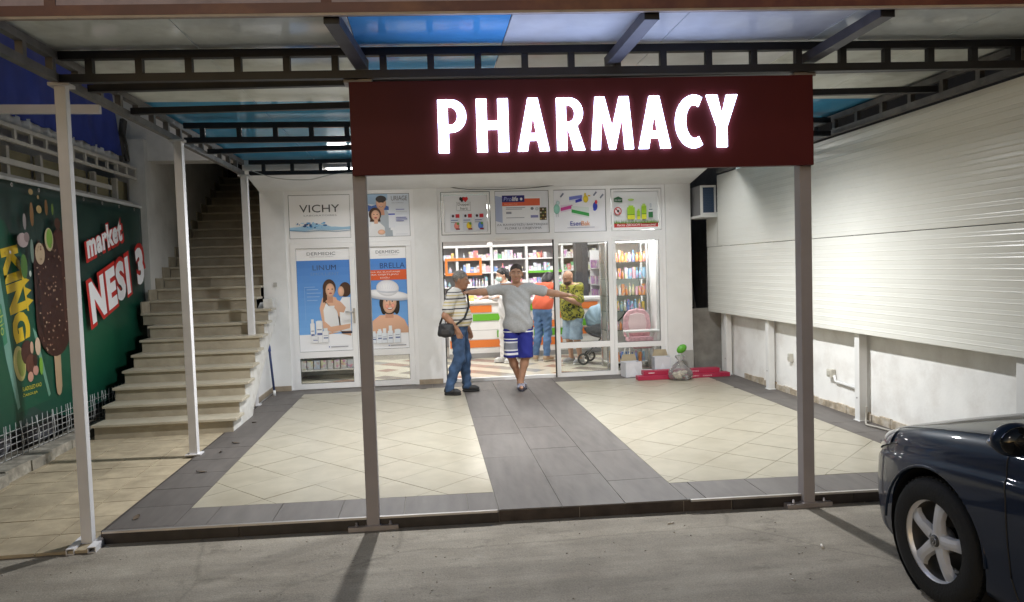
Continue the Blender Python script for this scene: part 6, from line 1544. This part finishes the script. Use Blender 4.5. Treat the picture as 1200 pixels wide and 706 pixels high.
# ================================================================== parked car
car=empty('parked_car',(3.385,0,ROAD_Z),0,'dark blue hatchback parked nose towards the terrace at the right','car')
CARL=4.21; YF=4.235                                      # nose at world y=YF, tail towards -y
m_paint=mat('deep_blue_car_paint',(.008,.017,.040),.40,metal=0.,coat=.65,spec=.1)
m_blk=mat('black_car_plastic',(.012,.012,.013),.5); m_cgl=mat('dark_car_glass',(.008,.010,.012),.04,spec=.7)
m_sil=mat('silver_alloy',(.68,.68,.70),.36,metal=.35); m_tyre=mat('car_tyre_rubber',(.009,.009,.009),.8,bump=.3,bscale=80); m_chr=mat('chrome_trim',(.7,.7,.72),.1,metal=1.)
# stations: s, half width, bottom z, top z (bonnet or waist edge), crown
ST=[(0.0,.36,.30,.52,.005),(.03,.50,.24,.60,.01),(.09,.635,.19,.675,.015),(.20,.740,.165,.735,.022),(.38,.825,.155,.795,.032),(.60,.870,.15,.845,.042),(.85,.885,.15,.885,.05),(1.10,.888,.15,.918,.055),(1.36,.889,.15,.945,.06),(1.7,.889,.15,.955,.06),(2.2,.890,.15,.965,.06),(2.9,.888,.15,.985,.05),(3.4,.880,.16,1.00,.04),(3.8,.850,.18,1.0,.03),(4.08,.79,.24,.96,.02),(4.21,.68,.34,.86,.01)]
FR=[(0,0),(.55,0),(.86,0.005),(.955,.05),(.985,.16),(1.0,.34),(1.004,.52),(.998,.66),(.992,.755),(.968,.80),(.955,.875),(.915,.955),(.85,.995),(.72,1.0),(.45,1.0),(0,1.0)]
sA=np.array([q[0] for q in ST])
def cr(xs,ys,x):
    i=int(np.clip(np.searchsorted(xs,x)-1,0,len(xs)-2)); h=xs[i+1]-xs[i]; t=(x-xs[i])/h
    m0=(ys[min(i+1,len(xs)-1)]-ys[max(i-1,0)])/(xs[min(i+1,len(xs)-1)]-xs[max(i-1,0)])*h; m1=(ys[min(i+2,len(xs)-1)]-ys[i])/(xs[min(i+2,len(xs)-1)]-xs[i])*h
    return (2*t**3-3*t*t+1)*ys[i]+(t**3-2*t*t+t)*m0+(-2*t**3+3*t*t)*ys[i+1]+(t**3-t*t)*m1
def surf(s,t):
    """t 0..1 from the keel up the left flank to the centre line of the bonnet"""
    w,zb,zt,cw=[cr(sA,np.array([q[k] for q in ST]),s) for k in (1,2,3,4)]
    u=t*(len(FR)-1); idx=np.arange(len(FR)); x=cr(idx,np.array([f[0] for f in FR]),u); z=cr(idx,np.array([f[1] for f in FR]),u)
    flare=.012*math.exp(-((s-.85)/.36)**2)*math.exp(-((z-.62)/.28)**2)
    zz=zb+(zt-zb)*z+cw*max(0,(1-(x/.9)**2))*(1 if z>.9 else 0)*(min(1,(z-.9)/.1))
    nose=.0
    return Vector((-(w*x+flare), YF-s-0.06*(1-z)*0, zz))
SS=np.concatenate([np.linspace(0,.2,9),np.linspace(.25,1.4,22),np.linspace(1.5,3.9,18),np.linspace(3.95,4.21,6)]); TT=np.linspace(0,1,46)
v=[];f=[]; nT=len(TT)
for s in SS:
    half=[surf(s,t) for t in TT]; v+=half+[Vector((-p.x,p.y,p.z)) for p in reversed(half[1:-1])]
M_=2*nT-2
for i in range(len(SS)-1):
    for k in range(M_): f.append((i*M_+k,i*M_+(k+1)%M_,(i+1)*M_+(k+1)%M_,(i+1)*M_+k))
f.append(tuple(range(M_))); f.append(tuple(reversed(range((len(SS)-1)*M_,len(SS)*M_))))
bmb=MB(); bmb.add(v,f,0,True)
body=bmb.build('body',m_paint,car)
WZ=.318; WY1,WY2=YF-.855,YF-.855-2.575
cut=MB()
for wy in (WY1,WY2):
    for s in (-1,1): cut.lathe([(0,0),(.362,0),(.362,s*.34),(0,s*.34)],40,(s*.62,wy,WZ+.01),axis='x')
co=cut.build('cut',m_blk)
co.parent=car
bm_=body.modifiers.new('arches','BOOLEAN'); bm_.operation='DIFFERENCE'; bm_.object=co; bm_.solver='EXACT'
bpy.context.view_layer.update()
nm=evaluate(body); body.modifiers.clear(); body.data=nm; bpy.data.objects.remove(co)
for p in nm.polygons: p.use_smooth = True
if nm.materials: nm.materials.clear()
nm.materials.append(m_paint)
try: nm.set_sharp_from_angle(angle=R(38))
except Exception: pass
# wheel-arch liners and lips
for wy in (WY1,WY2):
    for s in (-1,1):
        MB().lathe([(.358,s*.62),(.358,s*.86)],36,(0,wy,WZ+.01),axis='x').build('arch_liner',m_blk,car)
        pts=[(s*.886,wy+.366*math.cos(R(a)),WZ+.01+.366*math.sin(R(a))) for a in range(0,181,9)]
        MB().tube(pts,.008,8).build('arch_lip',m_paint,car)
def wheel(x,y,s):
    w=empty('wheel',(x,y,WZ)); w.parent=car
    t=[(.205,-.095),(.225,-.103),(.27,-.108),(.300,-.098),(.316,-.075),(.318,-.03),(.318,.03),(.316,.075),(.300,.098),(.27,.108),(.225,.103),(.205,.095)]
    MB().lathe([(r_,z*s) for r_,z in t],56,axis='x').build('tyre',m_tyre,w)
    tr=MB()
    for k in range(60):
        a=2*math.pi*k/60
        for (z0,z1,tw) in ((-.074,-.02,.04),(.02,.074,-.04)):
            tr.bar((z0,.3195*math.cos(a),.3195*math.sin(a)),(z1,.3195*math.cos(a+tw),.3195*math.sin(a+tw)),.020,.006,up=(0,math.cos(a),math.sin(a)))
    tr.build('tread_blocks',m_tyre,w)
    o=s*.098
    MB().lathe([(.196,o-s*.03),(.203,o-s*.012),(.2125,o-s*.002),(.214,o-s*.012),(.209,o-s*.03)],56,axis='x').build('rim',m_sil,w)
    MB().lathe([(.06,o-s*.152),(.150,o-s*.15),(.1955,o-s*.14),(.1955,o-s*.031)],48,axis='x').build('rim_barrel',mat('dirty_rim_barrel',(.11,.105,.10),.5,metal=.4),w)
    sp=MB()
    for k in range(5):
        a=R(90+72*k+8); d=Vector((0,math.cos(a),math.sin(a))); pz_=Vector((0,-math.sin(a),math.cos(a))); ex=Vector((s,0,0))
        prof=[(.040,.036,.0,.030),(.075,.034,.004,.028),(.12,.031,.006,.024),(.165,.036,.0,.022),(.199,.046,-.012,.02)]
        vv=[]
        for (r_,hw,dx,th) in prof:
            c0=d*r_+ex*(abs(o)-.022+dx); vv+=[c0-pz_*hw-ex*th,c0-pz_*hw*.82,c0-pz_*hw*.25+ex*.007,c0+pz_*hw*.25+ex*.007,c0+pz_*hw*.82,c0+pz_*hw-ex*th]
        ff=[]
        for i in range(len(prof)-1):
            for j in range(5): ff.append((i*6+j,i*6+j+1,i*6+7+j,i*6+6+j))
            ff.append((i*6+5,i*6,i*6+6,i*6+11))
        sp=MB(); sp.add(vv,ff,0,False); sp.build('spoke',m_sil,w)
    MB().lathe([(.0,o-s*.018),(.045,o-s*.018),(.062,o-s*.03),(.066,o-s*.05),(.066,o-s*.09),(0,o-s*.09)],30,axis='x').build('hub',m_sil,w)
    cap=MB().lathe([(0,o-s*.008),(.026,o-s*.009),(.031,o-s*.0175)],24,axis='x').build('hub_cap',mat('dark_hub_cap',(.05,.05,.055),.3),w)
    em=MB(); x_=o-s*.0065
    for (a,b) in (((-.012,.014),(-.003,-.014)),((-.003,-.014),(0,-.002)),((.012,.014),(.003,-.014)),((.003,-.014),(0,-.002)),((-.006,.016),(0,.004)),((.006,.016),(0,.004))): em.bar((x_,a[0],a[1]),(x_,b[0],b[1]),.0035,.002)
    em.lathe([(.0185,x_),(.0215,x_)],24,axis='x'); em.build('emblem',m_chr,w)
    for k in range(5):
        a=R(90+72*k+44); MB().lathe([(0,o-s*.033),(.011,o-s*.033),(.0125,o-s*.052)],10,(0,.048*math.cos(a),.048*math.sin(a)),axis='x').build('wheel_bolt',m_blk,w)
    MB().lathe([(.06,o-s*.125),(.150,o-s*.125),(.150,o-s*.145),(.06,o-s*.145)],36,axis='x').build('brake_disc',mat('brake_steel',(.07,.065,.06),.5,metal=.5),w)
    MB().box((o-s*.10,-.15,-.02),(o-s*.16,-.09,.085)).build('brake_caliper',mat('dull_red_caliper',(.25,.03,.03),.5),w,bevel=.008)
for s in (-1,1):
    for wy in (WY1,WY2): wheel(s*.782,wy,s)
# panel lines follow the flank
def line(s0,t0,s1,t1,n=24,r_=.0035,name='panel_gap',mt=None,off=.001,side=-1):
    pts=[]
    for i in range(n+1):
        a=i/n; p=surf(s0+(s1-s0)*a,t0+(t1-t0)*a); p2=Vector((p.x*(1 if side<0 else -1)-off*(1 if side<0 else -1),p.y,p.z)); pts.append(p2)
    return MB().tube(pts,r_,6).build(name,mt or m_blk,car)
for sd_ in (-1,1):
    line(1.30,.70,1.37,.30,side=sd_); line(1.37,.30,1.42,.215,side=sd_); line(1.42,.215,2.5,.215,side=sd_)
    line(2.52,.215,2.46,.70,side=sd_)
    line(.42,.783,1.36,.795,r_=.003,off=-.001,side=sd_,name='bonnet_gap')
    line(1.42,.185,3.1,.185,r_=.006,name='sill_trim',off=.003,side=sd_)
    line(.20,.655,.50,.66,r_=.003,side=sd_)
    # headlamp patch
    hv=[];hf=[];nu,nv=12,8
    for i in range(nu+1):
        for j in range(nv+1):
            s=.055+.37*i/nu; ta=.60+.05*(i/nu); tb=.735+.03*(i/nu); t=ta+(tb-ta)*j/nv
            p=surf(s,t); p.x-=.006; p.y+=.006; p.z+=.002
            hv.append((p.x*(1 if sd_<0 else -1),p.y,p.z))
    for i in range(nu):
        for j in range(nv): a=i*(nv+1)+j; hf.append((a,a+1,a+nv+2,a+nv+1))
    q=MB(); q.add(hv,hf,0,True); h=q.build('headlamp',mat('headlamp_glass',(.36,.38,.44),.15,metal=.6,coat=1.),car)
    # side glass and cabin
cab=[]; 
CS=[(1.32,.80,.80,.955,.965),(1.6,.79,.70,.955,1.16),(2.0,.785,.62,.96,1.38),(2.35,.785,.60,.965,1.445),(2.9,.78,.595,.98,1.455),(3.4,.775,.59,.99,1.42),(3.8,.75,.60,1.0,1.28),(4.08,.70,.66,.99,1.03)]
cv=[];cf=[]; K=9
for (s,wb,wr,zb,zr) in CS:
    y=YF-s; row=[(-wb,y,zb-.03),(-wb*.99,y,zb+.01),(-(wb*.5+wr*.5)-.015,y,(zb+zr)/2),(-wr-.01,y,zr-.06*(zr-zb)),(-wr*.85,y,zr),(-wr*.4,y,zr+.02),(wr*.4,y,zr+.02),(wr*.85,y,zr),(wr+.01,y,zr-.06*(zr-zb)),((wb*.5+wr*.5)+.015,y,(zb+zr)/2),(wb*.99,y,zb+.01),(wb,y,zb-.03)]; cv+=row
K=12
for i in range(len(CS)-1):
    for j in range(K-1): cf.append((i*K+j,i*K+j+1,(i+1)*K+j+1,(i+1)*K+j))
q=MB(); q.add(cv,cf,0,True); q.build('cabin_glass',m_cgl,car)
rv=[];rf=[]
for i in range(2,6): rv+=[(x,y,z+.012) for x,y,z in cv[i*K+3:i*K+9]]
for i in range(3):
    for j in range(5): rf.append((i*6+j,i*6+j+1,(i+1)*6+j+1,(i+1)*6+j))
q=MB(); q.add(rv,rf,0,True); ro=q.build('roof',m_paint,car); z_=ro.modifiers.new('t','SOLIDIFY'); z_.thickness=.012
for s in (-1,1):
    pts=[(s*(abs(cv[i*K+3][0])+.004),cv[i*K+3][1],cv[i*K+3][2]+.005) for i in range(8)]
    MB().tube(pts,[.022]*3+[.02]*3+[.03]*2,8).build('pillar_rail',m_paint,car)
    for sp in (2.45,3.35):
        i=sp; MB().bar((s*.795,YF-sp,.98),(s*.60,YF-sp-.05,1.42),.06,.02).build('door_pillar',m_blk,car)
    mi=MB(); mi.ell((s*(.985 if s<0 else .93),YF-1.50,1.00),(.105 if s<0 else .06,.055,.072),0,18,12); mo=mi.build('wing_mirror',m_paint,car)
    MB().ell((s*(.985 if s<0 else .93),YF-1.535,1.00),(.095 if s<0 else .05,.035,.062),0,16,10).build('mirror_glass',mat('mirror_black_shell',(.006,.006,.007),.08),mo)
    MB().ell((s*(1.045 if s<0 else .96),YF-1.468,.985),(.035,.028,.022),0,12,8).build('indicator_lens',mat('clear_indicator',(.45,.45,.47),.1,metal=.5),mo)
    MB().bar((s*.84,YF-1.49,.955),(s*.90,YF-1.49,.975),.05,.03).build('mirror_stalk',m_blk,mo)
    MB().tube([(s*.888,YF-1.52,.905),(s*.893,YF-2.2,.915),(s*.893,YF-3.0,.935)],.006,6).build('waist_trim',m_chr,car)
    MB().box((s*.885,YF-2.36,.76),(s*.915,YF-2.20,.785)).build('door_handle',m_paint,car,bevel=.008)
gr=MB()
for k in range(4): gr.box((-.46,YF-.022,.44+k*.035),(.46,YF+.006,.458+k*.035))
gr.build('grille',m_blk,car); MB().box((-.26,YF+.0065,.30),(.26,YF+.012,.41)).build('number_plate',mat('white_plate',(.7,.7,.7),.4),car)
MB().lathe([(0,.012),(.045,.010),(.055,.0)],24,(0,YF+.004,.56),axis='y').build('badge',m_chr,car)
# inner dark volume under the bonnet line so the arches look deep
MB().box((-.60,YF-4.0,.17),(.60,YF-.3,.55)).build('underbody',m_blk,car)
